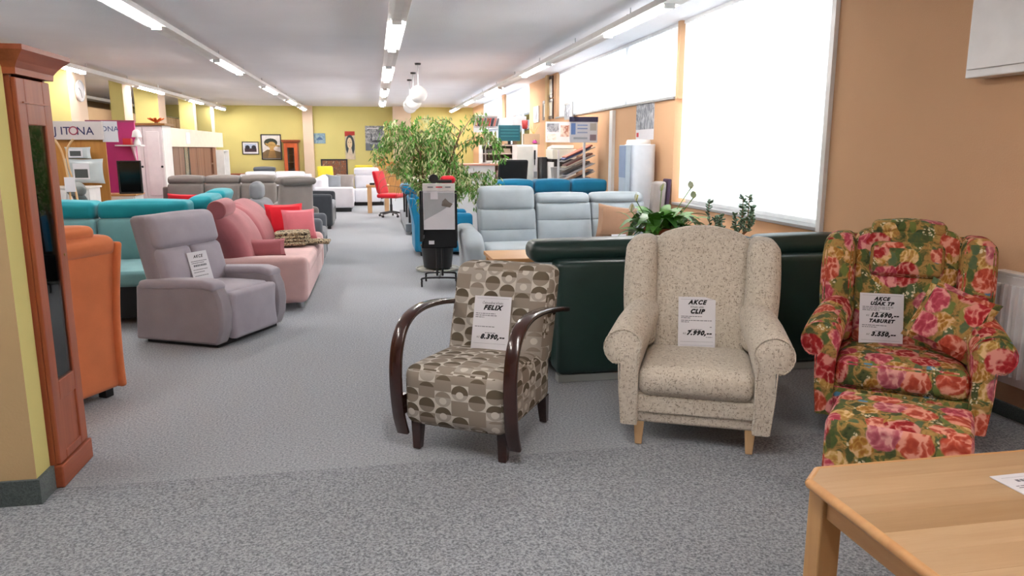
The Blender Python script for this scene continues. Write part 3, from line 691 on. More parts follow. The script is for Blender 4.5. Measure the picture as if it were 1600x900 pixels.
# pink sofa facing the aisle
p = thing('pink_sofa', 'pale pink two seat sofa with rose back cushions along the aisle', 'sofa', (-1.125, 8.25, 0), 90)
obj('base', cb(-.98, .98, -.455, .42, .07, .33, .03), M['pinkf'], p)
for i in (0, 1):
    obj('seat_cushion', cb(-.97 + i * .97, i * .97, -.475, .22, .31, .455, .05, (0, .01, .015), (6, 6, 3)), M['pinkf'], p)
    def bl(x, y, z): return (x, y + (z - .4) * .42 - .05 * math.sin(min(1, max(0, (z - .4) / .5)) * PI), z)
    bc = obj('back_cushion', df(cb(-1.05 + i * 1.06, -.01 + i * 1.06, .05, .30, .36, .92, .11, (0, .03, .01), (6, 5, 8)), bl), M['rose'], p)
    if i == 0:
        ro = obj('neck_roll', mv(lathe([(.001, -.26), (.06, -.262), (.084, -.25), (.088, -.23), (.088, .23), (.084, .25), (.06, .262), (.001, .26)], 24), 0, 0, 0, 0, 90, 0), M['rose'], bc, loc=(-.78, .325, .945))
        obj('roll_end', mv(lathe([(.001, -.006), (.078, -.004), (.078, .0)], 24), 0, 0, 0, 0, 90, 0), M['rose'], bc, loc=(-1.042, .325, .945))
    else:
        obj('back_bulge', df(cb(.1, .98, .06, .26, .6, .93, .1, (0, .02, .02), (6, 4, 4)), bl), M['rose'], bc)
for s in (-1, 1):
    obj('armrest', df(cb(min(s * .96, s * 1.15), max(s * .96, s * 1.15), -.47, .42, .07, .505, .06, (0, .0, .01), (3, 8, 5)), lambda x, y, z: (x, y * (1 - .10 * max(0, .25 - z)), z - .05 * max(0, y) * (z > .4))), M['pinkf'], p)
for a in (-1.0, 1.0):
    for b in (-.38, .35): obj('foot', lathe([(.03, .004), (.03, .075)], 12, (a, b, 0)), M['steel'], p)
def throw(label, w, h, t, mat, loc, rot):
    return tag(obj('throw_cushion', pillow(w, h, t), mat, None, loc=loc, rot=rot), label, 'cushion')
throw('small rose cushion lying on the near arm of the pink sofa', .42, .17, .13, M['rose'], (-1.10, 7.51, .555), (0, 0, 8))
throw('bright red square cushion at the far end of the pink sofa', .44, .42, .16, M['redf'], (-1.06, 9.06, .665), (-14, 0, 20))
throw('square pink cushion in front of the red cushion on the pink sofa', .38, .36, .14, M['cerise'], (-.88, 8.84, .645), (-14, 0, 20))
card('slim white price card leaning on the rose back cushion', (-1.20, 7.72, .47), (62, 0, 62), .12, .28, [], [(-.04, .04, .2, .006), (-.04, .03, .17, .006), (-.04, .04, .1, .006)], 2)
# folded plaid
def plaid_mat():
    t = NT('plaid_wool'); co = t.coord('Object', 1); n = t.noise(co, 26, 3, .6, 1.5); f = t.noise(co, 300, 2)
    c = t.ramp(n, [(.36, lin(48, 40, 34)), (.46, lin(150, 130, 96)), (.52, lin(196, 184, 158)), (.58, lin(90, 84, 58)), (.66, lin(140, 66, 48))], 'CONSTANT')
    t.set(col=c, rough=.95); t.bump(f, .4, .003); return t.m
pm = plaid_mat()
bkt = thing('folded_blanket', 'folded brown plaid blanket lying on the pink sofa seat', 'blanket', (-.92, 8.45, .47), 90)
for i in range(4): obj('fold', df(cb(-.26 + i * .02, .24 - i * .03, -.17, .17, .006 + i * .034, .04 + i * .034, .016, (0, 0, .006), (8, 6, 1)), lambda x, y, z: (x, y + .012 * math.sin(x * 22 + i), z + .006 * math.sin(x * 17 + y * 9))), pm, bkt)
def drape(x, y, z):
    return (x, y, z)
obj('hanging_end', df(cb(-.13, .2, -.40, -.1, .0, .026, .012, (0, 0, .004), (8, 12, 1)), lambda x, y, z: (x + .03 * math.sin(y * 20), y, z + .01 + .008 * math.sin(x * 30))), pm, bkt)

# mint and turquoise corner sofa behind the recliner
ms = sofa('corner_sofa', 'mint corner sofa with turquoise headrests and black base at left', (-2.60, 7.30, 0), 0, 1.66, 1.12, 2, .0, .47, .86, M['mint'], M['mint'], M['anth'], M['black_fab'], head=M['turq'], hh=.15, armL=False, armR=False, lean=.12)
rt = obj('return_base', cb(.50, .92, .55, 1.9, .06, .55, .03), M['black_fab'], ms)
for i in (0, 1):
    obj('return_back', cb(.70, .92, .62 + i * .62, 1.2 + i * .62, .45, .88, .05, (.02, 0, .01)), M['mint'], ms)
    obj('headrest', df(cb(.68, .92, .62 + i * .66, 1.24 + i * .62, .87, 1.03 + i * .02, .06, (.02, .01, .02)), lambda x, y, z: (x + (z - .87) * .4, y, z)), M['turq'], ms)
obj('armrest', cb(-1.0, -.83, -.6, .55, .06, .6, .04), M['black_fab'], ms)

# grey armchair behind the pink sofa
ga = sofa('grey_armchair', 'blue grey armchair with a block headrest behind the pink sofa', (-1.14, 10.25, 0), 90, 1.0, .92, 1, .16, .46, .86, M['midgrey'], M['midgrey'], M['dkg2'], arm_h=.62, lean=.45, cat='armchair')
obj('headrest', df(cb(-.26, .1, .26, .40, .86, 1.08, .06, (0, .02, .01)), lambda x, y, z: (x, y + .05, z)), M['midgrey'], ga)
# taupe high backed chair
tc = thing('high_back_armchair', 'taupe high backed armchair with a floppy headrest turned away', 'armchair', (-1.27, 12.05, 0), 205)
obj('back_shell', df(cb(-.27, .27, -.02, .14, .10, 1.0, .05, (0, .02, 0), (6, 4, 8)), lambda x, y, z: (x * (1.12 - .2 * z), y + z * .2 - .1, z)), M['taupe2'], tc)
obj('headrest', df(cb(-.28, .28, -.12, .22, .97, 1.075, .05, (0, .02, .02), (6, 4, 3)), lambda x, y, z: (x, y + .10, z - .25 * (y - .05) ** 2)), M['taupe'], tc)
obj('seat', cb(-.29, .29, -.62, -.02, .12, .47, .06, (0, .01, .02)), M['taupe2'], tc)
for s in (-1, 1): obj('armrest', cb(s * .33 - .06, s * .33 + .06, -.6, .08, .12, .6, .05, (0, 0, .01)), M['taupe'], tc)
obj('swivel_base', lathe([(.26, .004), (.26, .02), (.05, .05), (.05, .13)], 20, (0, -.25, 0)), M['black'], tc)
# dark armchair with grey seat
sofa('box_armchair', 'anthracite box armchair with pale grey seat by the aisle', (-1.30, 15.1, 0), 90, 1.3, .98, 1, .14, .5, .72, M['midgrey'], M['midgrey'], M['anth'], arm_h=.66, lean=.1, cat='armchair')
# taupe recliner sofa
gs = sofa('recliner_sofa', 'taupe grey three seat recliner sofa facing the aisle at left', (-2.57, 13.2, 0), 0, 2.04, .98, 3, .14, .46, .93, M['taupe'], M['taupe'], M['taupe'], arm_h=.62, head=M['taupe'], hh=.12, lean=.12)
throw('red cushion on the left end of the taupe recliner sofa', .46, .26, .14, M['redf'], (-3.08, 12.80, .66), (-8, 3, 0))
# white sofas in the back
sofa('white_sofa', 'long white leather sofa at the back left of the aisle', (-2.35, 18.4, 0), 0, 1.7, .95, 2, .16, .46, .97, M['whitef'], M['whitef'], M['whitef'], arm_h=.62, lean=.15)
tag(obj('bolster', mv(lathe([(.001, -.2), (.13, -.19), (.15, -.1), (.15, .1), (.13, .19), (.001, .2)], 18), 0, 0, 0, 0, 90, 15), M['whitef'], None, loc=(-1.95, 17.8, .63)), 'round white bolster on the right end of the white leather sofa', 'bolster')
cs = thing('white_corner_sofa', 'white corner sofa with one raised high back beside the oak side table', 'sofa', (0, 0, 0))
obj('side_base', cb(-1.42, -.56, 18.65, 21.5, .1, .42, .03), M['whitef'], cs)
obj('end_arm', cb(-1.45, -.53, 18.45, 18.66, .1, .60, .05), M['whitef'], cs)
obj('side_back', cb(-1.5, -1.25, 18.6, 21.6, .4, .8, .08), M['whitef'], cs)
obj('rear_base', cb(-.56, .12, 20.4, 21.5, .1, .44, .03), M['whitef'], cs)
obj('rear_back', cb(-1.3, -.6, 21.3, 21.55, .4, .78, .08), M['whitef'], cs)
obj('high_back', cb(-.58, .10, 21.2, 21.5, .42, .80, .08, (0, .03, 0)), M['whitef'], cs)
obj('headrest', cb(-.58, .10, 21.22, 21.5, .79, .99, .06, (0, .02, .01)), M['whitef'], cs)
obj('rear_arm', cb(.12, .30, 20.4, 21.5, .1, .62, .05), M['whitef'], cs)
obj('plinth', join(box(-1.38, -.6, 18.55, 21.4, .004, .1), box(-.6, .2, 20.5, 21.4, .004, .1)), M['black'], cs, smooth=False)
throw('pale grey cushion on the white corner sofa, left one', .45, .4, .16, M['midgrey'], (-1.12, 20.9, .62), (-15, 8, 30))
throw('pale grey cushion on the white corner sofa, right one', .5, .4, .16, M['taupe2'], (-.82, 21.18, .63), (-18, 0, -8))
sofa('dark_grey_armchair', 'dark blue grey armchair far back against the yellow wall', (-3.45, 24.6, 0), 0, 1.0, .9, 1, .16, .46, .82, M['midgrey'], M['midgrey'], M['dkg2'], arm_h=.8, head=M['dkg2'], hh=.12, lean=.1, cat='armchair')
for i, (x, y, rz, lb) in enumerate([(-1.38, 22.9, 20, 'yellow shell chair in front of the painting leaning at the back wall'), (-.36, 24.4, 0, 'yellow upholstered chair behind the white raised sofa back')]):
    yc = thing('yellow_chair', lb, 'chair', (x, y, 0), rz)
    obj('backrest', df(cb(-.24 - .05 * i, .24 + .05 * i, .14, .24, .46, 1.0, .05, (0, .02, 0)), lambda a, b, c_: (a, b + (c_ - .46) * .2, c_)), M['yellowf'], yc)
    obj('seat', cb(-.25, .25, -.26, .24, .38, .48, .04), M['yellowf'], yc)
    for a in (-.2, .2):
        for b in (-.2, .2): obj('leg', tube([(a * 1.1, b * 1.1, .004), (a, b, .39)], .014, 8), M['beech'], yc)
# oak side table and red swivel chair
t = thing('side_table', 'small light oak side table next to the red swivel chair', 'table', (.05, 18.25, 0))
obj('tabletop', box(-.27, .27, -.3, .3, .61, .66), M['oak'], t, smooth=False, bev=.005)
for a in (-.2, .2):
    for b in (-.24, .24): obj('leg', box(a - .05, a + .05, b - .04, b + .04, .004, .61), M['beech'], t, smooth=False)
tag(obj('remote_box', cb(-.06, .06, -.04, .04, 0, .05, .012, n=(1, 1, 1)), M['black'], None, loc=(-.08, 18.1, .662)), 'small black box standing on the oak side table', 'box')
def swivel(label, loc, rz, mat, w=.46, zb=(.52, 1.02)):
    c = thing('office_chair', label, 'chair', loc, rz)
    obj('backrest', df(cb(-w / 2, w / 2, .16, .24, zb[0], zb[1], .04, (0, .02, 0), (5, 3, 6)), lambda x, y, z: (x, y + (z - zb[0]) * .25 + .04 * (x / w) ** 2 * -4 * .3, z)), mat, c)
    obj('seat', cb(-w / 2 - .01, w / 2 + .01, -.26, .24, .43, .52, .04, (0, .01, .01)), mat, c)
    obj('back_bar', box(-.04, .04, .2, .23, .40, .62), M['black'], c, smooth=False)
    obj('gas_column', lathe([(.03, .09), (.03, .28), (.02, .28), (.02, .43)], 12), M['black'], c)
    for k in range(5):
        a = k * 72 + 20; d = (math.cos(R(a)), math.sin(R(a)))
        g = obj('base_arm', tube([(0, 0, .12), (d[0] * .28, d[1] * .28, .075)], .025, 8, .015), M['black'], c)
        obj('castor', mv(lathe([(.001, -.02), (.028, -.018), (.028, .018), (.001, .02)], 12), d[0] * .28, d[1] * .28, .032, 90, 0, a), M['black'], g)
    return c
swivel('red swivel chair standing at the ficus near the oak side table', (.33, 16.95, 0), 62, M['redf'])

# blue armchair behind the fabric rack
bl_ = sofa('blue_armchair', 'teal blue high backed armchair behind the fabric sample rack', (.92, 10.95, 0), 90, .9, .88, 1, .14, .47, .88, M['teal'], M['teal'], M['teal'], arm_h=.6, lean=.36, head=M['teal'], hh=.12, cat='armchair')
sofa('teal_sofa', 'teal sofa with puffy headrests backing onto the blue grey sofa', (2.47, 10.75, 0), 180, 1.85, .9, 3, .12, .46, .90, M['teal'], M['teal'], M['teal'], arm_h=.62, head=M['teal'], hh=.17, lean=.1, bt=.24)
# blue grey three seater
bg = thing('blue_grey_sofa', 'pale blue grey three seat sofa with stitched backs under the window', 'sofa', (2.16, 8.25, 0), 0)
obj('base', cb(-1.0, 1.0, -.52, .42, .07, .33, .03), M['blugrey'], bg)
def bgl(x, y, z): return (x, y + (z - .42) * .28, z)
for i in range(3):
    a, b = -1.0 + i * .667, -1.0 + (i + 1) * .667
    obj('seat_cushion', cb(a + .003, b - .003, -.56, .2, .31, .455, .05, (0, .01, .015), (6, 6, 3)), M['blugrey'], bg)
    hts = [.40, .60, .82, 1.07] if i == 0 else [.40, .70, .885, .99]
    for k in range(3):
        last = k == 2
        obj('back_cushion', df(cb(a + .005, b - .005, .10, .32, hts[k] - (.025 if k else 0), hts[k + 1], .06 if last else .03, (0, .03, .012 if last else 0), (6, 4, 4)), bgl), M['blugrey'], bg)
obj('outer_back', df(cb(-1.0, 1.0, .26, .38, .08, .92, .04), lambda x, y, z: (x, y + max(0, z - .42) * .28, z)), M['blugrey'], bg)
obj('armrest', df(cb(-1.22, -1.0, -.52, .42, .07, .62, .07, (0, 0, .015), (4, 10, 6)), lambda x, y, z: (x - .04 * max(0, z - .3) / .3, y + .12 * max(0, .45 - z) * (y < -.3) * 0, z + (.08 * max(0, y) - .10 * max(0, -y - .30) / .2) * max(0, min(1, (z - .2) / .3)))), M['blugrey'], bg)
for a in (-1.1, .9):
    for b in (-.42, .34): obj('foot', lathe([(.025, .004), (.03, .08)], 10, (a, b, 0)), M['black'], bg)
throw('crumpled brown cushion on the pale blue grey sofa', .46, .42, .17, M['brown'], (2.70, 8.14, .665), (-22, 8, -8))
card('small white price tag beside the brown cushion on the blue grey sofa', (2.64, 7.84, .475), (72, 0, 0), .17, .10, [], [(-.05, .05, .065, .014), (-.06, .06, .045, .006), (-.06, .04, .03, .006)], 8)
# small oak table in front of it, plant bench
t = thing('low_table', 'low light wood coffee table behind the patterned armchair', 'table', (1.42, 6.66, 0))
obj('tabletop', box(-.43, .43, -.29, .29, .515, .55), M['oak'], t, smooth=False, bev=.004)
for a in (-.38, .38):
    for b in (-.24, .24): obj('leg', box(a - .03, a + .03, b - .03, b + .03, .004, .515), M['oakz'], t, smooth=False)
obj('shelf', box(-.36, .36, -.22, .22, .2, .22), M['oak'], t, smooth=False)
t = thing('plant_bench', 'low wooden plant bench between the green sofa and the window', 'bench', (2.70, 6.0, 0))
obj('bench_top', box(-.65, .65, -.3, .3, .56, .59), M['oak'], t, smooth=False, bev=.004)
for a in (-.6, .6):
    for b in (-.25, .25): obj('leg', box(a - .025, a + .025, b - .025, b + .025, .004, .56), M['oakz'], t, smooth=False)

# green leather sofa, its back to the camera
g = thing('green_sofa', 'dark green leather sofa with its back to the front armchairs', 'sofa', (0, 0, 0))
for x0_, x1_ in ((1.12, 2.58), (2.60, 3.32)):
    obj('outer_back', cb(x0_, x1_, 4.50, 4.72, .055, .795, .035, (0, .006, 0), (6, 3, 6)), M['green'], g)
    obj('top_roll', cb(x0_ - (.14 if x0_ < 2 else 0), x1_, 4.68, 4.93, .765, .905, .06, (0, .01, .012), (6, 4, 3)), M['green'], g)
    obj('seat', cb(x0_, x1_, 4.74, 5.55, .06, .46, .05, (0, .01, .02)), M['green'], g)
obj('armrest', cb(.98, 1.11, 4.74, 5.5, .06, .62, .05), M['green'], g)
obj('base_strip', box(1.13, 3.3, 4.515, 4.60, .004, .05), plain((150, 156, 154), .4), g, smooth=False)

# ------------------------------------------------------------------ ficus in a black bucket
f = thing('ficus_tree', 'large variegated ficus in a black bucket beside the aisle', 'plant', (.74, 9.30, 0))
obj('pot', lathe([(.15, .035), (.175, .04), (.205, .30), (.215, .305), (.215, .325), (.195, .325), (.19, .28), (.001, .28)], 28), M['black'], f)
obj('saucer', lathe([(.001, .004), (.27, .006), (.28, .03), (.265, .03), (.255, .016), (.001, .016)], 28), plain((186, 188, 178), .6), f)
obj('soil', lathe([(.19, .281), (.001, .288)], 20), M['soil'], f)
rnd = random.Random(11); tips = []
for k in range(4):
    a = k * 1.6; b0 = Vector((.05 * math.cos(a), .05 * math.sin(a), .28))
    top = Vector((.30 * math.cos(a + .6) * (1.5 if k % 2 else .8), .2 * math.sin(a), 1.35 + .12 * k))
    pts = cr([b0, b0 + Vector((.02, .03, .3)), b0.lerp(top, .6) + Vector((-.03, 0, .1)), top], 4)
    obj('trunk', tube(pts, .019, 7, .009), M['bark'], f)
    for j in range(16):
        base = pts[rnd.randrange(5, len(pts))]
        az = rnd.uniform(0, 2 * PI); ln = rnd.uniform(.28, .72)
        end = base + Vector((math.cos(az) * ln * 1.0, math.sin(az) * ln * .8, rnd.uniform(-.05, .42)))
        end.z = min(end.z, 1.9); end.x = max(-.66, min(.70, end.x)); end.z = max(1.05, end.z)
        mid = base.lerp(end, .55) + Vector((0, 0, .10)); drop = end + Vector((math.cos(az) * .07, math.sin(az) * .07, -rnd.uniform(.08, .30)))
        tips.append(cr([base, mid, end, drop], 5))
bg_ = join(*[tube(t_, .006, 5, .002) for t_ in tips])
o = obj('branches', bg_, M['bark'], f); o['kind'] = 'stuff'
LV = [[], [], []]; LF = [[], [], []]
def leaf(p, d, ln, wd, k):
    d = d.normalized(); s = d.cross(Vector((rnd.uniform(-1, 1), rnd.uniform(-1, 1), rnd.uniform(-.3, .3)))).normalized(); nrm = d.cross(s)
    V, F = LV[k], LF[k]; o_ = len(V)
    V += [tuple(p), tuple(p + d * ln * .4 + s * wd / 2 + nrm * .004), tuple(p + d * ln - nrm * .006), tuple(p + d * ln * .4 - s * wd / 2 + nrm * .004), tuple(p + d * ln * .45 - nrm * .003)]
    F += [(o_, o_ + 1, o_ + 4), (o_ + 1, o_ + 2, o_ + 4), (o_ + 2, o_ + 3, o_ + 4), (o_ + 3, o_, o_ + 4)]
for t_ in tips:
    for i in range(2, len(t_)):
        for q in range(9):
            p_ = t_[i] + Vector((rnd.gauss(0, .045), rnd.gauss(0, .045), rnd.gauss(0, .03)))
            if p_.x < -.22 and p_.z < 1.25 - .6 * p_.x - .35 and p_.z < 1.3: continue
            d = Vector((rnd.gauss(0, .5), rnd.gauss(0, .5), -1.0 + rnd.gauss(0, .35)))
            leaf(p_, d, rnd.uniform(.05, .085), rnd.uniform(.018, .028), rnd.choices((0, 1, 2), (.36, .32, .32))[0])
for k, m in enumerate(('leaf', 'leaf2', 'leaf3')):
    o = obj('foliage', [LV[k], LF[k]], M[m], f, smooth=False); o['kind'] = 'stuff'

# ------------------------------------------------------------------ fabric sample rack
k = thing('sample_rack', 'black wire rack hung with fabric sample boards in front of the ficus', 'rack', (.68, 8.25, 0), -8)
for y, w_ in ((-.18, .19), (.18, .17)):
    obj('foot', tube(cr([(-w_, y, .006), (-w_, y, .07), (-w_ + .03, y, .105), (w_ - .03, y, .105), (w_, y, .07), (w_, y, .006)], 4), .011, 8), M['black'], k)
for x in (-.03, .03): obj('post', tube([(x, 0, .1), (x, 0, 1.12)], .012, 8), M['black'], k)
obj('foot_rail', tube([(0, -.18, .105), (0, .18, .105)], .011, 8), M['black'], k)
for z in (1.04, .62): obj('hook_bar', tube([(-.2, 0, z), (.2, 0, z)], .01, 8), M['black'], k)
for i in range(5):
    s = thing('sample_board', ['black fabric sample board hanging frontmost on the rack, lower row', 'black fabric sample board, second in the rack, lower row', 'black fabric sample board on the left flank of the rack', 'black fabric sample board on the right flank of the rack', 'black fabric sample board, rearmost on the rack'][i], 'sample board', L2W((.68, 8.25), -8, [(.02, -.10, .44), (.0, -.055, .42), (-.16, -.03, .50), (.16, .03, .50), (0, .08, .44)][i]), -8 + (0, 0, 70, -70, 0)[i], group='black fabric sample boards')
    hh = (.30, .32, .55, .52, .6)[i]; ww_ = (.34, .36, .2, .2, .36)[i]
    obj('swatch', df(box(-ww_ / 2, ww_ / 2, -.012, .012, 0, hh), lambda x, y, z: (x * (1.08 - .12 * z / hh), y, z)), M['black_fab'], s, smooth=False, bev=.004)
    obj('label', box(-ww_ / 2 + .04, -ww_ / 2 + .1, -.0145, -.0125, .03, .07), M['paper'], s, smooth=False)
q = thing('sample_poster', 'white sofa brochure poster hung on the front of the sample rack', 'poster', L2W((.68, 8.25), -8, (.01, -.14, .635)), -8)
obj('sheet', box(-.17, .17, -.004, .0, 0, .42), M['paper'], q, smooth=False)
obj('header_board', box(-.175, .175, -.012, .008, .42, .50), M['white'], q, smooth=False, bev=.003)
obj('photo_area', prism([(-.165, .10), (.02, .20), (.165, .30), (.165, .40), (-.165, .40)], -.0065, -.0045, 'y'), plain((176, 180, 184), .6), q, smooth=False)
obj('sofa_picture', prism([(.03, .26), (.12, .24), (.15, .28), (.11, .30), (.07, .34), (.04, .31)], -.0085, -.007, 'y'), plain((120, 112, 104), .6), q, smooth=False)
obj('price_label', box(-.09, -.01, -.0095, -.0075, .33, .42), M['paper'], q, smooth=False)
for a_, b_, m_ in ((-.12, -.06, 'inkgrey'), (-.03, .04, 'red'), (.07, .13, 'inkgrey')): obj('small_print', box(a_, b_, -.0140, -.0122, .455, .467), M[m_], q, smooth=False)
pp = thing('tape_dispenser', 'black tape dispenser lying on top of the sample rack', 'tool', L2W((.68, 8.25), -8, (.0, -.02, 1.125)))
obj('wheel', mv(lathe([(.015, -.02), (.05, -.02), (.05, .02), (.015, .02)], 18), -.05, 0, .055, 90, 0, 0), M['black'], pp)
obj('handle', cb(-.02, .15, -.02, .02, .01, .045, .012, n=(2, 1, 1)), M['black'], pp)
tag(obj('red_purse', cush(.17, .1, .075, .035, (0, .01, .01)), M['redf'], None, loc=L2W((.68, 8.25), -8, (.10, .07, 1.165))), 'small red pouch lying on top of the sample rack', 'pouch')

# platform trolley behind
t = thing('display_platform', 'dark grey low display platform with black posts beyond the blue armchair', 'platform', (0, 0, 0))
obj('deck', box(.50, 1.5, 13.2, 16.4, .06, .20), M['dkg2'], t, smooth=False, bev=.01)
for x, y in ((.58, 13.4), (.58, 14.6), (.58, 15.8), (1.4, 13.4), (1.4, 15.8)): obj('post', box(x - .02, x + .02, y - .02, y + .02, .2, .92), M['black'], t, smooth=False)
obj('rail', box(.56, .60, 13.4, 15.8, .88, .92), M['black'], t, smooth=False)
for x in (.6, 1.4):
    for y in (13.3, 16.3): obj('castor', mv(lathe([(.001, -.015), (.028, -.013), (.028, .013), (.001, .015)], 12), x, y, .032, 90, 0, 90), M['black'], t)
obj('white_top', box(.52, 1.48, 13.3, 15.9, .92, .96), M['white'], t, smooth=False, bev=.005)

# ------------------------------------------------------------------ peace lily, jade plant
def bigleaf(L, W, droop):
    V, F = [], []; n = 7
    for i in range(n + 1):
        u = i / n; w_ = W * math.sin(PI * u ** .75) ** .8 * (1 - .1 * u) / 2 if 0 < i < n else .002
        z = L * (u * .75 - droop * u * u); x = L * (.25 * u + .7 * u * u * droop)
        V += [(x, -w_, z + .12 * w_), (x, 0, z), (x, w_, z + .12 * w_)]
        if i: 
            b = (i - 1) * 3; F += [(b, b + 1, b + 4, b + 3), (b + 1, b + 2, b + 5, b + 4)]
    return [V, F]
pl = thing('peace_lily', 'peace lily with broad green leaves and white spathes on the plant bench', 'plant', (2.38, 6.0, .592))
obj('pot', lathe([(.10, 0), (.105, .004), (.135, .23), (.14, .235), (.14, .25), (.125, .25), (.12, .23), (.001, .23)], 24), plain((170, 92, 64), .6), pl)
lm = [mesh('leaf', bigleaf(a, b, c_)) for a, b, c_ in ((.36, .10, .5), (.32, .12, .8), (.40, .10, .35))]
for m_, mm in zip(lm, ('leaf', 'leafd', 'leaf')): m_.materials.append(M[mm])
rnd = random.Random(4)
for i in range(90):
    a = rnd.uniform(0, 360); r_ = rnd.uniform(0, .19); h = .20 + rnd.uniform(-.04, .12)
    o = obj('leaf', lm[i % 3], None, pl, loc=(r_ * math.cos(R(a)) * 1.3, r_ * math.sin(R(a)), h), rot=(rnd.uniform(-10, 10), rnd.uniform(-6, 38), a)); s_ = rnd.uniform(.75, 1.1); o.scale = (s_, s_, s_)
sm = mesh('spathe', bigleaf(.11, .055, .15)); sm.materials.append(M['spathe'])
for x, y, h, lean in ((.02, .05, .56, 4), (-.22, .0, .48, -14), (-.28, -.04, .40, -25), (.30, .02, .50, 14), (.29, .06, .58, 10)):
    s = obj('flower_stalk', tube(cr([(x * .25, y, .23), (x * .6, y, h * .7), (x, y, h)], 4), .004, 6), M['leaf2'], pl)
    obj('spathe', sm, None, s, loc=(x, y, h - .01), rot=(0, lean - 18, rnd.uniform(-60, 60) - 90))
    obj('spadix', tube([(x, y, h), (x + .008, y - .01, h + .05)], .006, 6), plain((214, 206, 140), .8), s)
j = thing('jade_plant', 'small leaved jade plant with twisted stems at the window', 'plant', (3.06, 6.05, .592))
obj('pot', lathe([(.09, 0), (.12, .12), (.125, .125), (.105, .125), (.001, .11)], 22), plain((206, 150, 126), .7), j)
jm = mesh('leaf', df(cush(.040, .024, .008, .0039, (0, 0, .002), (2, 2, 1)), lambda x, y, z: (x + .02, y, z))); jm.materials.append(M['jade'])
for k in range(11):
    a = k * 51 + 9; tip = Vector((.26 * math.cos(R(a)) * rnd.uniform(.5, 1.1), .10 * math.sin(R(a)), rnd.uniform(.30, .50)))
    pts = cr([(0.02 * math.cos(R(a)), .02 * math.sin(R(a)), .11), (tip.x * .8, tip.y * .8, .2), (tip.x, tip.y, tip.z * .75), tuple(tip)], 5)
    obj('stem', tube(pts, .008, 6, .003), M['bark'], j)
    for i in range(5, len(pts)):
        for q in range(2):
            o = obj('leaf', jm, None, j, loc=tuple(pts[i]), rot=(rnd.uniform(-30, 30), rnd.uniform(-50, 0), rnd.uniform(0, 360)))
# ------------------------------------------------------------------ right wall fittings
e = thing('electrical_cabinet', 'white metal electrical cabinet high on the peach wall at right', 'cabinet', (0, 0, 0))
obj('body', box(3.37, 3.498, 2.75, 3.90, 1.90, 2.75), M['whitegloss'], e, smooth=False, bev=.006)
obj('door', box(3.352, 3.369, 2.77, 3.875, 1.945, 2.73), M['whitegloss'], e, smooth=False, bev=.004)
obj('lock', mv(lathe([(.012, 0), (.012, .006)], 12), 3.352, 3.82, 2.33, 0, -90, 0), M['black'], e)
ra = thing('radiator', 'white ribbed panel radiator under the peach wall behind the floral armchair', 'radiator', (0, 0, 0))
obj('panel', box(3.40, 3.425, 1.9, 3.56, .22, .82), M['whitegloss'], ra, smooth=False, bev=.006)
rib = mesh('rib', df(box(-.012, .012, -.017, .017, 0, .5), lambda x, y, z: (x, y * (.5 if x < 0 else 1), z)), False); rib.materials.append(M['whitegloss'])
for i in range(32): obj('rib', rib, None, ra, loc=(3.392, 1.97 + i * .05, .27))
obj('rear_panel', box(3.46, 3.475, 1.9, 3.56, .22, .82), M['whitegloss'], ra, smooth=False)
obj('top_grille', box(3.40, 3.478, 1.9, 3.56, .82, .835), M['whitegloss'], ra, smooth=False, bev=.003)
obj('side_cover', box(3.398, 3.478, 3.56, 3.572, .22, .835), M['whitegloss'], ra, smooth=False)
obj('valve_pipe', tube(cr([(3.44, 3.50, .22), (3.44, 3.52, .12), (3.45, 3.55, .006)], 4), .011, 8), M['white'], ra)
# calendar, notices and frames on the window wall (in the plane x = 3.5, facing the room)
def wallpic(name, label, y0, y1, z0, z1, fm, cm, cat='picture', shapes=(), b=.03, d=.025, x=WX - .002, group=None):
    t = thing(name, label, cat, (x, (y0 + y1) / 2, (z0 + z1) / 2), -90, group)     # local -y faces -x of the room
    w_, h_ = y1 - y0, z1 - z0
    if fm: obj('frame', frame(w_, h_, b, d, -d), fm, t, smooth=False)
    obj('print', box(-w_ / 2 + (b if fm else 0), w_ / 2 - (b if fm else 0), -d * .6, -.001, -h_ / 2 + (b if fm else 0), h_ / 2 - (b if fm else 0)), cm, t, smooth=False)
    for nm, poly, m_ in shapes: obj(nm, prism([(px * w_, pz * h_) for px, pz in poly], -d * .6 - .003, -d * .6 - .0005, 'y'), m_, t, smooth=False)
    return t
ell = lambda cx, cz, rx, rz, n=16: [(cx + rx * math.cos(2 * PI * i / n), cz + rz * math.sin(2 * PI * i / n)) for i in range(n)]
greyph = painting([(.3, lin(70, 74, 82)), (.5, lin(140, 144, 152)), (.7, lin(206, 208, 214))], 7, 2)
wallpic('wall_calendar', 'grey photo wall calendar on the peach wall above the white water unit', 9.15, 9.80, 1.62, 2.10, None, M['paper'], 'calendar', [('photo', [(-.5, -.22), (.5, -.22), (.5, .5), (-.5, .5)], greyph), ('logo', [(-.45, -.42), (-.33, -.42), (-.33, -.3), (-.45, -.3)], M['red'])], 0, .012)
dkf = plain((70, 44, 34), .4); cert = plain((230, 226, 214), .6)
wallpic('framed_certificate', 'dark framed certificate hung highest beside the blinds', 14.66, 15.24, 2.50, 2.92, dkf, cert, 'picture', b=.06, group='framed certificates')
wallpic('framed_certificate', 'dark framed certificate, left one of the lower pair', 15.12, 15.52, 2.09, 2.48, dkf, cert, 'picture', b=.06, group='framed certificates')
wallpic('framed_certificate', 'dark framed certificate, right one of the lower pair', 14.62, 15.04, 2.09, 2.48, dkf, cert, 'picture', b=.06, group='framed certificates')
wallpic('small_picture', 'small pale framed print on the peach pier left of the certificates', 15.92, 16.42, 2.07, 2.41, M['white'], cert, 'picture', [('figure', ell(0, -.05, .18, .3), greyph)], .03)
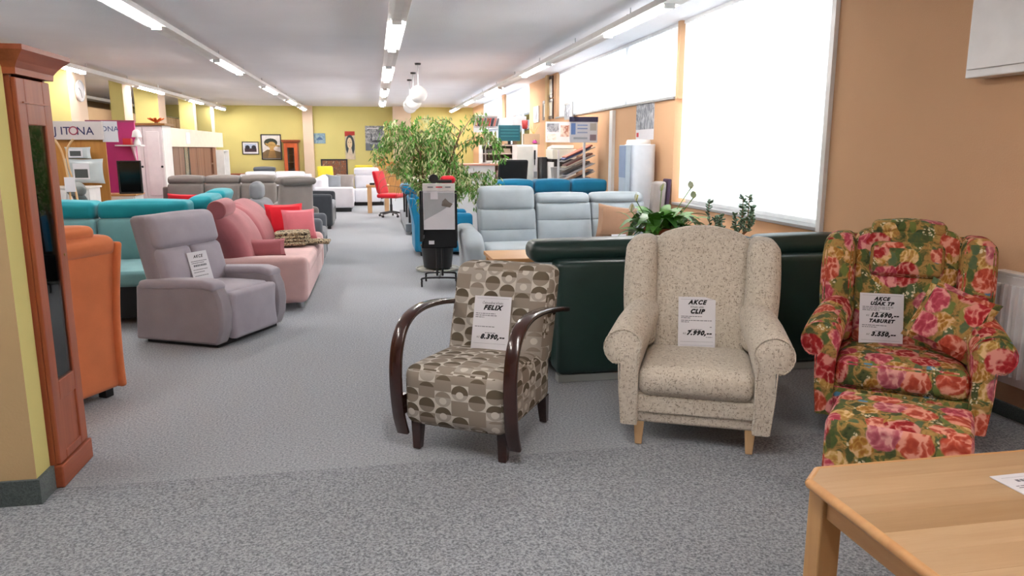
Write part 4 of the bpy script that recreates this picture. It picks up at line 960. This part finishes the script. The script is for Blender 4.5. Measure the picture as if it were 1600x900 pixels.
wallpic('notice', 'grey notice sheet hanging at the end of the long blind', 12.9, 13.45, 2.02, 2.32, M['greyplastic'], greyph, 'notice', b=.04, x=WX - .06)
# white water unit
wu = thing('water_dispenser', 'tall white rounded water dispenser between the sofas and the window', 'dispenser', (3.265, 9.06, 0), 0)
prof = rrect(-.15, .19, -.19, .19, .12, 6)
obj('body', prism(prof, .01, 1.56, 'z'), plain((222, 230, 240), .3), wu, bev=.01)
obj('lid', lathe([(.001, 1.56), (.15, 1.56), (.155, 1.575), (.15, 1.60), (.14, 1.615), (.001, 1.62)], 28), M['white'], wu)
obj('side_board', box(-.215, -.152, -.16, .1, .3, 1.55), plain((170, 186, 200), .5), wu, smooth=False, bev=.006)
obj('side_notice', box(-.22, -.2155, -.15, .09, 1.15, 1.54), plain((130, 150, 182), .6), wu, smooth=False)
mp = thing('mattress_sample', 'pale grey mattress sample with dark purple edge leaning by the window', 'mattress', (3.315, 8.52, 0), 0)
obj('sample', df(cb(-.11, .04, -.08, .08, .01, 1.12, .04, (.01, .01, 0)), lambda x, y, z: (x + z * .06, y, z)), M['taupe2'], mp)
obj('edge', df(cb(.042, .085, -.085, .085, .01, 1.15, .012), lambda x, y, z: (x + z * .06, y, z)), plain((66, 44, 66), .8), mp)

# ------------------------------------------------------------------ brochure stand
b = thing('brochure_stand', 'white brochure stand with tilted racks beside the peach wall', 'stand', (3.15, 11.5, 0))
obj('post', box(.025, .06, -.22, -.19, .01, 1.62), M['white'], b, smooth=False)
obj('post', box(-.30, -.27, .10, .13, .01, 1.5), M['white'], b, smooth=False)
obj('foot', box(-.32, .2, -.25, .2, .004, .03), M['greyplastic'], b, smooth=False)
for i in range(5): obj('tray', mv(box(-.29, .26, -.16, .14, 0, .012), 0, 0, .92 + i * .125, 0, -24, 0), M['steel'], b, smooth=False)
rnd = random.Random(3)
bc = [(60, 70, 120), (170, 90, 66), (210, 200, 184), (120, 60, 60), (190, 190, 196), (70, 66, 70), (206, 150, 120), (150, 160, 176)]
nm_ = ['topmost', 'second', 'third', 'fourth', 'lowest']
for i in range(5):
    for j in range(2):
        g = mv(box(-.26, .2, -.15, .12, 0, .022), rnd.uniform(-.03, .05), 0, .94 + (4 - i) * .125 + j * .026, 0, -24, 0)
        tag(obj('brochure', g, plain(bc[(i * 2 + j) % 8], .4), None, loc=(3.15, 11.5, 0), smooth=False), '%s brochure on the %s tray of the white brochure stand' % (['lower', 'upper'][j], nm_[i]), 'brochure', 'brochures on the tilted stand')
h = thing('sign_holder', 'white offer sign with dark blue header on a pole above the brochures', 'sign', (3.17, 11.27, 1.60))
obj('board', box(-.22, .22, -.01, .01, 0, .38), M['paper'], h, smooth=False, bev=.003)
obj('header', box(-.225, .225, -.016, .012, .31, .385), plain((56, 52, 84), .5), h, smooth=False)
for x0_, x1_, z0_, z1_, c_ in ((-.2, -.13, .12, .29, (120, 150, 206)), (.10, .2, .18, .29, (190, 186, 180)), (-.1, .06, .2, .22, (150, 170, 210)), (-.1, .06, .25, .27, (150, 170, 210)), (-.1, .06, .14, .16, (170, 180, 206)), (-.16, .06, .05, .08, (176, 182, 190)), (.1, .2, .03, .12, (150, 130, 140))):
    obj('picture_panel', box(x0_, x1_, -.013, -.0105, z0_, z1_), plain(c_, .6), h, smooth=False)

# ------------------------------------------------------------------ office corner
swivel('black office chair with square back at the office desk', (2.20, 12.40, 0), 185, M['black_fab'], .50, (.80, 1.33))
d = thing('office_desk', 'white office desk partly hidden by the ficus', 'desk', (1.75, 13.1, 0))
obj('front_panel', box(-.4, .28, -.32, -.30, .02, 1.22), M['white'], d, smooth=False)
obj('desktop', box(-.42, .7, -.34, .36, 1.22, 1.25), plain((206, 150, 130), .5), d, smooth=False, bev=.004)
obj('side_panel', box(.66, .68, -.32, .34, .02, 1.22), M['white'], d, smooth=False)
# drawer tower, shelf, copier
s = thing('shelf_unit', 'white open shelf unit with papers behind the black office chair', 'shelf', (2.38, 14.6, 0))
for x in (-.34, .34): obj('side', box(x - .012, x + .012, -.2, .2, .004, 1.58), M['white'], s, smooth=False)
for z in (.1, .5, .9, 1.2, 1.40, 1.56): obj('shelf', box(-.327, .327, -.2, .2, z, z + .02), plain((214, 196, 184), .5), s, smooth=False)
obj('back', box(-.34, .34, .2, .21, .004, 1.58), plain((150, 130, 118), .6), s, smooth=False)
for i, (x, z, w_, h_, c_) in enumerate([(-.18, 1.42, .22, .07, (90, 84, 80)), (.12, 1.42, .2, .09, (190, 170, 150)), (-.1, 1.22, .3, .06, (226, 224, 220)), (.18, 1.22, .2, .1, (200, 196, 190)), (.1, .92, .3, .16, (180, 150, 140))]):
    tag(obj('paper_stack', join(*[mv(box(-w_ / 2, w_ / 2, -.12, .12, q * h_ / 3, (q + .96) * h_ / 3), random.uniform(-.008, .008)) for q in range(3)]), plain(c_, .7), None, loc=(2.38 + x, 14.55, z + .002), smooth=False), ['dark paper stack on the upper shelf', 'tan paper stack on the upper shelf', 'white paper stack on the middle shelf', 'grey paper stack on the middle shelf', 'pinkish paper stack on the low shelf'][i] + ' of the white office shelf', 'papers')
c = thing('metal_cabinet', 'pale grey white cabinet with keys in its door in the office corner', 'cabinet', (2.70, 13.3, 0))
obj('body', box(-.19, .19, -.01, .45, .02, 1.58), M['white'], c, smooth=False, bev=.005)
obj('door', box(-.185, .10, -.03, -.012, .05, 1.55), plain((212, 214, 208), .4), c, smooth=False, bev=.004)
obj('key_bunch', join(box(.12, .15, -.03, -.013, 1.32, 1.48), box(.125, .14, -.035, -.013, 1.22, 1.32)), M['dkplastic'], c, smooth=False)
obj('socket_plate', box(.12, .18, -.02, -.012, 1.0, 1.1), M['greyplastic'], c, smooth=False)
tag(obj('computer_tower', join(cb(-.05, .05, -.2, .2, .004, 1.36, .008, n=(1, 1, 1)), box(-.04, .04, -.204, -.2, .6, 1.3)), M['dkplastic'], None, loc=(2.96, 13.25, 0)), 'tall black equipment tower between cabinet and copier', 'tower')
c = thing('copier', 'white office copier with an open paper tray in front of it', 'copier', (3.22, 12.85, 0))
obj('body', box(-.2, .22, -.2, .3, .05, 1.28), M['white'], c, smooth=False, bev=.01)
obj('dark_slot', box(-.18, .2, -.206, -.201, 1.20, 1.32), M['black'], c, smooth=False)
obj('scanner', box(-.21, .22, -.21, .3, 1.33, 1.50), plain((226, 226, 214), .4), c, smooth=False, bev=.01)
obj('neck', box(-.2, .2, -.15, .28, 1.28, 1.33), M['black'], c, smooth=False)
obj('feeder', mv(box(-.2, .2, -.1, .25, 0, .06), 0, 0, 1.50, -6), M['white'], c, smooth=False, bev=.01)
obj('castor', join(*[lathe([(.02, .004), (.02, .05)], 8, (a, b_, 0)) for a in (-.15, .15) for b_ in (-.15, .25)]), M['black'], c)
tag(obj('waste_bin', loft([[(p_[0] * k_, p_[1] * k_, z) for p_ in rrect(-.11, .11, -.09, .09, .02, 2)] for z, k_ in ((0, .8), (.2, 1), (.2, .94), (.02, .76))]), M['greyplastic'], None, loc=(3.06, 12.45, .995)), 'grey plastic tray bin in front of the copier', 'bin')
t = thing('bin_table', 'small white table under the grey bin by the copier', 'table', (3.06, 12.40, 0))
obj('tabletop', box(-.18, .16, -.14, .14, .96, .992), M['white'], t, smooth=False)
for a in (-.15, .13):
    for b_ in (-.11, .11): obj('leg', box(a - .015, a + .015, b_ - .015, b_ + .015, .004, .96), M['white'], t, smooth=False)
m = thing('monitor', 'teal screened computer monitor on top of the white office shelf', 'monitor', (2.60, 14.55, 1.585))
obj('screen', box(-.20, .20, -.012, -.008, .09, .36), M['tealscr'], m, smooth=False)
obj('casing', box(-.215, .215, -.0079, .03, .07, .375), plain((50, 110, 120), .4), m, smooth=False, bev=.004)
obj('stand', join(box(-.03, .03, 0, .025, .01, .08), box(-.1, .1, -.06, .08, .0, .012)), M['dkplastic'], m, smooth=False)
for z in (.16, .22, .28): obj('screen_line', box(-.18, .18, -.0135, -.0122, z, z + .008), plain((90, 170, 176), .4), m, smooth=False)
wb_ = thing('notice_board', 'white wall board covered with room photos above the copier', 'notice board', (3.26, 13.22, 1.62))
obj('board', box(-.24, .21, -.01, .012, 0, .36), M['paper'], wb_, smooth=False)
obj('photo', box(-.22, .0, -.014, -.0105, .18, .33), greyph, wb_, smooth=False); obj('photo', box(.03, .2, -.014, -.0105, .1, .3), painting([(.35, lin(150, 96, 80)), (.6, lin(226, 214, 204))], 9, 4), wb_, smooth=False)
obj('photo', box(-.22, -.05, -.014, -.0105, .03, .15), painting([(.35, lin(200, 190, 180)), (.6, lin(236, 226, 220))], 9, 6), wb_, smooth=False)
bx_ = thing('flower_box', 'brown gift box with purple flowers on top of the office cabinet', 'box', (2.86, 13.6, 1.585))
obj('carton', box(-.17, .12, -.08, .08, 0, .19), plain((176, 150, 120), .7), bx_, smooth=False, bev=.004)
obj('flower', lathe([(.001, 0), (.05, .02), (.03, .06), (.001, .07)], 10, (.02, -.11, .01)), plain((150, 40, 110), .6), bx_)
for i in range(5): obj('stem', tube(cr([(.02, 0, .18), (.04 * i - .06, 0, .3), (.06 * i - .1, .02, .42 - .03 * abs(i - 2))], 3), .006, 5, .002), plain((206, 160, 90), .7), bx_)
tag(obj('red_mask', df(cush(.11, .04, .16, .02, (0, .02, 0)), lambda x, y, z: (x * (1 + z), y, z)), plain((150, 40, 40), .5), None, loc=(2.72, 13.62, 1.94)), 'dark red ornament hanging beside the teal monitor', 'ornament')
a = thing('air_duct', 'white horizontal boxed duct below the far window blinds', 'duct', (0, 0, 0))
obj('casing', box(3.12, 3.45, 17.1, 24.0, 2.02, 2.24), plain((214, 222, 236), .4), a, smooth=False, bev=.01)
obj('bracket', box(3.44, 3.49, 18.0, 18.1, 1.9, 2.3), M['white'], a, smooth=False); obj('bracket', box(3.44, 3.49, 22.0, 22.1, 1.9, 2.3), M['white'], a, smooth=False)
lk = thing('label_rack', 'clear hanging rack of coloured fabric tags above the ficus', 'rack', (1.90, 12.98, 1.88))
obj('rail', box(-.2, .22, -.02, .02, .17, .20), M['white'], lk, smooth=False)
obj('backing', box(-.2, .22, .02, .026, -.02, .17), M['paper'], lk, smooth=False)
for i in range(9): obj('tag_card', mv(box(-.012, .018, -.012, -.006, 0, .14), -.17 + i * .045, 0, .01, 0, 14, 0), plain([(190, 70, 70), (60, 60, 66), (200, 120, 110), (90, 90, 96), (170, 60, 60)][i % 5], .6), lk, smooth=False)
obj('pole', tube([(0, .03, -.62), (0, .03, .17)], .012, 8), M['steel'], lk); obj('foot', lathe([(.08, -.628), (.08, -.615), (.02, -.61)], 16), M['steel'], lk)

# ------------------------------------------------------------------ left display bays
j = thing('display_stand', 'shop display stand headed JITONA with timber back panel', 'display stand', (0, 11.62, 0))
obj('header', box(-4.45, -3.77, -.03, .03, 1.63, 1.885), plain((214, 206, 204), .6), j, smooth=False, bev=.004)
obj('back_panel', box(-4.45, -3.77, .031, .05, .02, 1.63), wood((196, 140, 66), (170, 112, 46), 2), j, smooth=False)
for ch_, x in (('J', -4.385), ('I', -4.305), ('T', -4.24), ('N', -4.055), ('A', -3.94)):
    printed(text_geo(ch_, .155, 0, .001), j, M['navy'], 'letter', (x, -.0325, 1.70), (90, 0, 0))
o = obj('letter_ring', mv(lathe([(.052, -.002), (.062, -.002), (.062, .002), (.052, .002), (.052, -.002)], 32)[0:2] and loft([[(r_ * math.cos(2 * PI * i / 32), r_ * math.sin(2 * PI * i / 32), z_) for i in range(32)] for r_, z_ in ((.045, -.002), (.060, -.002), (.060, .002), (.045, .002), (.045, -.002))], False), 0, 0, 0, 90, 0, 0), plain((150, 40, 70), .5), j, loc=(-4.152, -.034, 1.755))
bn = thing('banner', 'white side banner with the end of the shop name beside the magenta panel', 'banner', (-3.70, 11.66, 1.60), 20)
obj('sheet', box(-.10, .10, -.004, .0, 0, .29), M['paper'], bn, smooth=False)
printed(text_geo('ONA', .10, 0, .001), bn, plain((90, 100, 140), .6), 'letter', (0, -.0055, .15), (90, 0, 0))
for i, (x0_, x1_, z0_, z1_) in enumerate([(-4.26, -3.92, 1.36, 1.53), (-4.26, -3.76, 1.02, 1.37)]):
    p = thing('packaged_pillow', ['small pillow in printed clear packaging, upper on the display stand', 'large pillow in shiny printed packaging, lower on the display stand'][i], 'pillow', ((x0_ + x1_) / 2, 11.50 - .04 * i, (z0_ + z1_) / 2))
    obj('pack', pillow(x1_ - x0_, z1_ - z0_, .13), plain((196, 206, 208), .25), p)
    obj('paper_insert', box(-.10 - .03 * i, .08, -.071, -.066, -.06 - .05 * i, .06 + .05 * i), M['paper'], p, smooth=False)
    obj('printed_picture', box(-.08 - .03 * i, .06, -.074, -.0715, -.04 - .05 * i, .03), plain((70, 74, 74), .6), p, smooth=False)
cbn = thing('low_cabinet', 'white low cabinet beneath the packaged pillows', 'cabinet', (-4.12, 11.25, 0))
obj('body', box(-.27, .28, -.2, .22, .02, .97), M['white'], cbn, smooth=False, bev=.004)
obj('top', box(-.29, .30, -.22, .24, .97, .995), plain((236, 230, 224), .4), cbn, smooth=False, bev=.004)
for x in (-.13, .14): obj('door', box(x - .125, x + .125, -.218, -.201, .05, .94), M['white'], cbn, smooth=False, bev=.003)
cs_ = thing('coat_stand', 'pale bentwood stand with a white price tag left of the mint sofa', 'stand', (-3.77, 10.1, 0))
obj('bow', tube(cr([(-.07, 0, 1.62), (.0, 0, 1.45), (.035, 0, 1.1), (.03, 0, .6), (.0, 0, .01)], 5), .013, 8), M['beech'], cs_)
obj('bow', tube(cr([(.14, 0, 1.62), (.06, 0, 1.5), (.045, .02, 1.3), (.09, .02, 1.05), (.14, .02, .5), (.16, .02, .01)], 5), .013, 8), M['beech'], cs_)
obj('hook', tube([(-.075, 0, 1.61), (-.11, 0, 1.65)], .016, 8), M['dkplastic'], cs_)
obj('price_tag', box(.0, .12, -.035, -.03, .98, 1.16), M['paper'], cs_, smooth=False)
gc = thing('grey_high_chair', 'dark grey relax chair with tilted headrest in front of the display stand', 'armchair', (-3.60, 10.72, 0), 112)
obj('backrest', df(cb(-.24, .24, .0, .14, .35, .94, .05, (0, .02, 0)), lambda x, y, z: (x, y + (z - .4) * .35, z)), fabric((88, 96, 96)), gc)
obj('headrest', df(cb(-.26, .26, .02, .22, .92, 1.04, .05, (0, .02, .01)), lambda x, y, z: (x, y + .15 , z + .1 * (x + .1))), fabric((104, 110, 108)), gc)
obj('seat', cb(-.27, .27, -.5, .05, .15, .45, .06), fabric((88, 96, 96)), gc)
obj('base', lathe([(.24, .004), (.24, .02), (.05, .05), (.05, .16)], 18, (0, -.2, 0)), M['black'], gc)
mg = thing('magenta_panel', 'magenta display wall panel beside the white wardrobe', 'panel', (0, 13.0, 0))
obj('board', box(-4.45, -3.76, 0, .05, .02, 1.92), M['magenta'], mg, smooth=False)
obj('top_rail', box(-4.47, -3.75, -.02, .06, 1.92, 1.95), plain((150, 60, 96), .5), mg, smooth=False)
obj('shelf', box(-4.0, -3.62, -.24, -.001, 1.545, 1.565), M['white'], mg, smooth=False, bev=.003)
obj('bracket', prism([(-.001, 1.545), (-.2, 1.545), (-.001, 1.3)], -3.78, -3.76, 'x'), plain((214, 170, 186), .5), mg, smooth=False)
tag(obj('red_box', cb(-.06, .06, -.05, .05, 0, .10, .006, n=(1, 1, 1)), M['red'], None, loc=(-3.84, 12.88, 1.566)), 'small red box on the white shelf of the magenta panel', 'box')
lp = thing('small_lamp', 'small white table lamp on the shelf of the magenta panel', 'lamp', (-3.70, 12.88, 1.566))
obj('base', lathe([(.05, 0), (.055, .03), (.035, .08), (.015, .11), (.015, .13)], 16), M['white'], lp); obj('shade', lathe([(.075, .12), (.055, .21), (.03, .235), (.001, .24)], 18), M['white'], lp)
dr = thing('drawer_chest', 'white drawer chest with oak top and round knobs below the black mirror', 'chest', (-3.92, 12.45, 0))
obj('body', box(-.3, .3, -.2, .22, .02, .80), M['white'], dr, smooth=False); obj('top', box(-.32, .32, -.22, .24, .80, .825), M['oak'], dr, smooth=False, bev=.004)
for z in (.1, .34, .58):
    q = obj('drawer', box(-.28, .28, -.215, -.201, z, z + .2), M['white'], dr, smooth=False, bev=.003)
    for x in (.08, .2): obj('knob', mv(lathe([(.012, 0), (.02, .018), (.001, .028)], 10), x, -.215, z + .12, 90, 0, 0), M['dkplastic'], q)
mr = thing('standing_mirror', 'black framed mirror standing on the white drawer chest', 'mirror', (-3.70, 12.36, .826), 12)
obj('frame', join(mv(frame(.33, .50, .022, .10), 0, 0, .25), box(-.16, .16, .085, .1, .02, .48)), M['black'], mr, smooth=False, bev=.003)
obj('mirror_glass', box(-.143, .143, .03, .034, .023, .477), plain((60, 62, 64), .08, .02, .9), mr, smooth=False)
wd = thing('white_wardrobe', 'tall white country wardrobe with brown cornice at the left bays', 'wardrobe', (0, 14.0, 0))
obj('carcass', box(-4.24, -3.60, 0, .55, .02, 1.90), M['white'], wd, smooth=False)
obj('cornice', box(-4.30, -3.54, -.06, .58, 1.90, 1.94), wood((150, 104, 52), (120, 80, 36), 0), wd, smooth=False, bev=.006)
for x0_, x1_ in ((-4.23, -3.93), (-3.92, -3.61)):
    q = obj('door', box(x0_, x1_, -.022, -.002, .62, 1.88), plain((232, 226, 226), .4), wd, smooth=False, bev=.004)
    obj('door_panel', box(x0_ + .05, x1_ - .05, -.03, -.0225, .70, 1.8), plain((236, 230, 230), .4), q, smooth=False, bev=.004)
    obj('knob', mv(lathe([(.012, 0), (.02, .018), (.001, .028)], 10), x1_ - .03, -.022, 1.2, 90, 0, 0), M['dkplastic'], q)
for z in (.1, .36):
    q = obj('drawer', box(-4.23, -3.61, -.022, -.002, z, z + .24), M['white'], wd, smooth=False, bev=.004)
    for x in (-3.76, -3.68): obj('knob', mv(lathe([(.012, 0), (.02, .018), (.001, .028)], 10), x, -.022, z + .12, 90, 0, 0), M['dkplastic'], q)
fo = thing('flower_ornament', 'orange flower shaped ornament on top of the white wardrobe', 'ornament', (-3.74, 14.2, 1.941))
for k in range(9): obj('petal', mv(df(cush(.13, .05, .02, .009, (0, 0, .004), (3, 2, 1)), lambda x, y, z: (x + .07, y * (1 - 3 * abs(x)), z + x * .5)), 0, 0, .055, 0, 0, k * 40), plain((206, 100, 40), .5), fo)
obj('centre', lathe([(.03, .0), (.035, .05), (.001, .08)], 12), plain((120, 60, 30), .6), fo)
pb = thing('pine_board', 'tall pine display board with small black and white samples at the left bays', 'board', (0, 15.2, 0))
obj('plank', box(-4.06, -3.88, 0, .04, .02, 1.82), M['pine'], pb, smooth=False, bev=.004)
obj('sample_card', box(-3.91, -3.80, -.02, -.004, 1.02, 1.32), M['paper'], pb, smooth=False)
for z in (1.05, 1.11, 1.17, 1.24): obj('sample_chip', box(-3.885, -3.825, -.025, -.0205, z, z + .035), M['black'], pb, smooth=False)
wr = thing('walnut_wardrobe', 'walnut sliding wardrobe row under a cream fascia at the left bays', 'wardrobe', (-4.3, 0, 0))
obj('fascia', box(-.04, .06, 16.9, 22.7, 1.55, 1.95), plain((240, 222, 204), .5), wr, smooth=False, bev=.006)
obj('carcass', box(-.24, -.06, 16.9, 22.0, .02, 1.55), M['walnut'], wr, smooth=False)
for y0_, y1_, mm in ((16.95, 18.4, 'walnut'), (18.85, 21.2, 'walnut2')):
    for k in range(3): obj('door', box(-.055, .0, y0_ + (y1_ - y0_) * k / 3 + .01, y0_ + (y1_ - y0_) * (k + 1) / 3 - .01, .05, 1.54), M[mm], wr, smooth=False, bev=.004)
obj('mirror_strip', box(-.05, .01, 18.42, 18.72, .05, 1.54), plain((176, 186, 172), .12, .03, .7), wr, smooth=False)
obj('dark_door', box(-.05, .015, 18.73, 18.84, .05, 1.54), M['black'], wr, smooth=False)
obj('open_shelf', join(box(-.2, .0, 21.22, 21.26, .05, 1.54), box(-.2, .0, 21.5, 21.9, .05, 1.54), box(-.2, .0, 21.26, 21.5, .8, .84), box(-.2, .0, 21.26, 21.5, 1.1, 1.14)), M['walnut2'], wr, smooth=False)
obj('price_notice', box(.062, .066, 18.4, 18.8, 1.62, 1.88), M['paper'], wr, smooth=False)
wc_ = thing('white_display_case', 'white open display case at the end of the walnut wardrobes', 'display case', (-4.3, 22.75, 0))
obj('case', join(box(-.2, .05, 0, .04, .02, 1.48), box(-.2, .05, .76, .8, .02, 1.48), box(-.2, .05, .04, .76, 1.44, 1.48), box(-.2, -.16, .04, .76, .02, 1.44), box(-.16, .05, .04, .76, .7, .73)), M['white'], wc_, smooth=False)
ck = thing('wall_clock', 'round white wall clock on the cream side of the nearest left column', 'clock', (-5.048, 14.52, 2.50))
obj('rim', mv(lathe([(.17, 0), (.185, .01), (.185, .04), (.165, .045), (.16, .03)], 32), 0, 0, 0, 0, 90, 0), plain((206, 206, 210), .3, .02, .3), ck)
obj('face', mv(lathe([(.162, .0), (.162, .028), (.001, .0285)], 32), 0, 0, 0, 0, 90, 0), plain((190, 206, 206), .15), ck)
for a_, l_ in ((60, .09), (200, .12)): obj('hand', mv(box(-.004, .004, 0, l_, 0, .004), .03, 0, 0, 0, 90, 0) if False else xf(box(.030, .034, -.004, .004, 0, l_), Euler((R(a_), 0, 0)).to_matrix().to_4x4()), M['black'], ck, smooth=False)
cu_ = thing('brown_curtain', 'brown pleated curtain seen high between the left columns', 'curtain', (-6.17, 24.4, 0))
sec = [(.02 * math.sin(i * 1.2), i * .06) for i in range(32)]
obj('cloth', loft([[(x + d_, y, z) for x, y in sec] + [(x + d_ + .006, y, z) for x, y in sec[::-1]] for z, d_ in ((.1, 0), (2.45, 0))]), M['tan'], cu_)
obj('rail', tube([(.02, -.05, 2.47), (.02, 1.95, 2.47)], .012, 8), M['steel'], cu_)

# ------------------------------------------------------------------ back wall
def backpic(name, label, x0, x1, z0, z1, fm, cm, b=.04, shapes=(), y=BY - .002, d=.03, cat='picture'):
    t = thing(name, label, cat, ((x0 + x1) / 2, y, (z0 + z1) / 2)); w_, h_ = x1 - x0, z1 - z0; bb = b if fm else 0
    if fm: obj('frame', frame(w_, h_, b, d, -d), fm, t, smooth=False)
    obj('canvas', box(-w_ / 2 + bb, w_ / 2 - bb, -d * .5, -.001, -h_ / 2 + bb, h_ / 2 - bb), cm, t, smooth=False)
    for i, (nm, poly, m_) in enumerate(shapes): obj(nm, prism([(px * w_, pz * h_) for px, pz in poly], -d * .5 - .002 - .002 * i, -d * .5 - .0004 - .002 * i, 'y'), m_, t, smooth=False)
    return t
P_ = lambda *c: plain(c, .7, .12)
backpic('framed_picture', 'small framed dark tree picture left of the hat painting', -4.43, -3.89, 1.32, 1.75, M['dkplastic'], M['paper'], .025, [('sky', [(-.36, -.3), (.36, -.3), (.36, .33), (-.36, .33)], P_(170, 186, 214)), ('ground', [(-.36, -.3), (.36, -.3), (.36, -.02), (-.36, -.02)], P_(60, 40, 50)), ('tree', ell(-.18, .05, .14, .17), P_(30, 32, 44)), ('tree', ell(.2, .05, .14, .17), P_(34, 36, 46))])
backpic('framed_picture', 'large framed painting of a figure in a round dark hat', -3.81, -3.14, 1.14, 2.0, M['dkplastic'], P_(226, 222, 220), .035, [('field', [(-.45, -.45), (.45, -.45), (.45, -.2), (.1, -.12), (-.2, -.1), (-.45, -.22)], P_(112, 92, 62)), ('coat', [(-.2, -.42), (.22, -.42), (.16, -.12), (-.08, -.12)], P_(150, 116, 70)), ('neck', [(-.08, -.15), (.12, -.15), (.1, .1), (-.08, .1)], P_(190, 150, 90)), ('hat', ell(-.02, .17, .33, .17), P_(52, 58, 48)), ('face', ell(.02, .08, .2, .13), P_(186, 152, 92)), ('brim', [(-.3, .16), (.42, .06), (.42, .0), (.1, .05), (-.25, .06)], P_(170, 138, 76))])
backpic('small_painting', 'small blue unframed painting on the yellow back wall', -2.05, -1.66, 1.69, 2.04, None, painting([(.3, lin(90, 130, 160)), (.6, lin(150, 176, 186))], 9, 1), .02, [('hill', [(-.3, -.15), (.3, -.15), (.15, .08), (0, .15), (-.15, .05)], P_(70, 100, 140))])
backpic('tall_painting', 'tall narrow painting of a long haired face with red flowers', -1.0, -.66, 1.14, 2.11, None, P_(196, 186, 160), .02, [('red_flowers', [(-.5, .32), (.5, .36), (.5, .5), (-.5, .5)], P_(170, 52, 40)), ('hair', ell(0, .0, .46, .38), P_(52, 62, 66)), ('dress', [(-.4, -.5), (.4, -.5), (.25, -.3), (.1, -.05), (-.1, -.05), (-.3, -.3)], P_(206, 190, 170)), ('face', ell(-.04, .08, .26, .2), P_(216, 196, 160)), ('eye', ell(-.15, .11, .05, .012, 8), M['ink']), ('eye', ell(.07, .11, .05, .012, 8), M['ink']), ('mouth', ell(-.04, -.02, .06, .012, 8), P_(170, 80, 70))])
backpic('grey_poster', 'grey interior poster on the back wall beside the ficus', -.3, .36, 1.45, 2.30, None, greyph, .02, [('lamp_shape', [(-.2, -.1), (-.16, -.1), (-.16, .2), (-.2, .2)], P_(60, 64, 72)), ('table_shape', ell(.12, -.12, .3, .05), P_(70, 72, 80)), ('floor_shape', [(-.5, -.5), (.5, -.5), (.5, -.3), (-.5, -.2)], P_(110, 118, 128)), ('title_strip', [(-.4, .38), (.2, .38), (.2, .42), (-.4, .42)], P_(220, 220, 226))], cat='poster')
backpic('village_painting', 'dark framed wide painting low on the back wall behind the yellow chair', -1.85, -.94, .42, 1.16, M['dkplastic'], painting([(.3, lin(50, 40, 34)), (.45, lin(150, 90, 56)), (.55, lin(80, 66, 60)), (.7, lin(206, 160, 120))], 6, 3), .05)
dc = thing('small_display_cabinet', 'cherry wood display cabinet against the back wall', 'cabinet', (-2.79, 26.7, 0))
obj('carcass', join(box(-.23, -.21, -.2, .28, .1, 1.72), box(.21, .23, -.2, .28, .1, 1.72), box(-.21, .21, .26, .28, .1, 1.72), box(-.21, .21, -.2, .26, .1, .12)), M['cherry'], dc, smooth=False)
obj('cornice', loft([[(a_ * (.24 + q), b_ * (.24 + q) + .0, z) for a_, b_ in ((-1, -1), (1, -1), (1, 1), (-1, 1))] for z, q in ((1.72, 0), (1.75, .03), (1.79, .05), (1.81, .05))]), M['cherryh'], dc, smooth=False)
obj('plinth', box(-.25, .25, -.22, .28, .004, .1), M['cherryh'], dc, smooth=False)
q = obj('door_frame', join(box(-.21, -.11, -.22, -.2, .12, 1.7), box(.11, .21, -.22, -.2, .12, 1.7), box(-.11, .11, -.22, -.2, 1.55, 1.7), box(-.11, .11, -.22, -.2, .12, .5)), wood((196, 92, 40), (160, 66, 26), 2), dc, smooth=False, bev=.004)
obj('glass', box(-.11, .11, -.212, -.208, .5, 1.55), M['glass'], q, smooth=False)
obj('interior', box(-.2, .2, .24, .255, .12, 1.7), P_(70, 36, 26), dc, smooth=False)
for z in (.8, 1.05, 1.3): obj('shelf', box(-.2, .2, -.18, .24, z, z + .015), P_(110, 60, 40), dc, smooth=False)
sb = thing('low_sideboard', 'low brown wooden sideboard against the yellow wall at far left', 'sideboard', (-4.65, 26.3, 0))
obj('body', box(-.55, .5, -.25, .3, .1, .66), M['cherry'], sb, smooth=False); obj('top', box(-.58, .53, -.28, .32, .66, .70), M['cherryh'], sb, smooth=False)
for x in (-.27, .25): obj('door', box(x - .24, x + .24, -.268, -.251, .13, .63), M['cherry'], sb, smooth=False, bev=.004)
for a_ in (-.5, .45): obj('foot', box(a_ - .03, a_ + .03, -.2, .25, .004, .1), M['cherry'], sb, smooth=False)
wk = thing('pine_cabinet', 'pine cabinet against the back wall behind the red swivel chair', 'cabinet', (.40, 25.6, 0))
obj('body', box(-.42, .45, -.2, .25, .04, 1.06), M['pine'], wk, smooth=False, bev=.004); obj('top', box(-.45, .48, -.23, .27, 1.06, 1.09), M['pine'], wk, smooth=False, bev=.004)
for x in (-.2, .23): obj('door', box(x - .2, x + .2, -.218, -.201, .1, 1.02), M['pine'], wk, smooth=False, bev=.004)
tag(obj('clay_vase', lathe([(.06, 0), (.11, .06), (.11, .12), (.06, .19), (.05, .23), (.065, .25), (.05, .25), (.04, .2), (.001, .19)], 18), plain((150, 104, 70), .7), None, loc=(.22, 25.55, 1.092)), 'brown clay vase on top of the pine cabinet', 'vase')
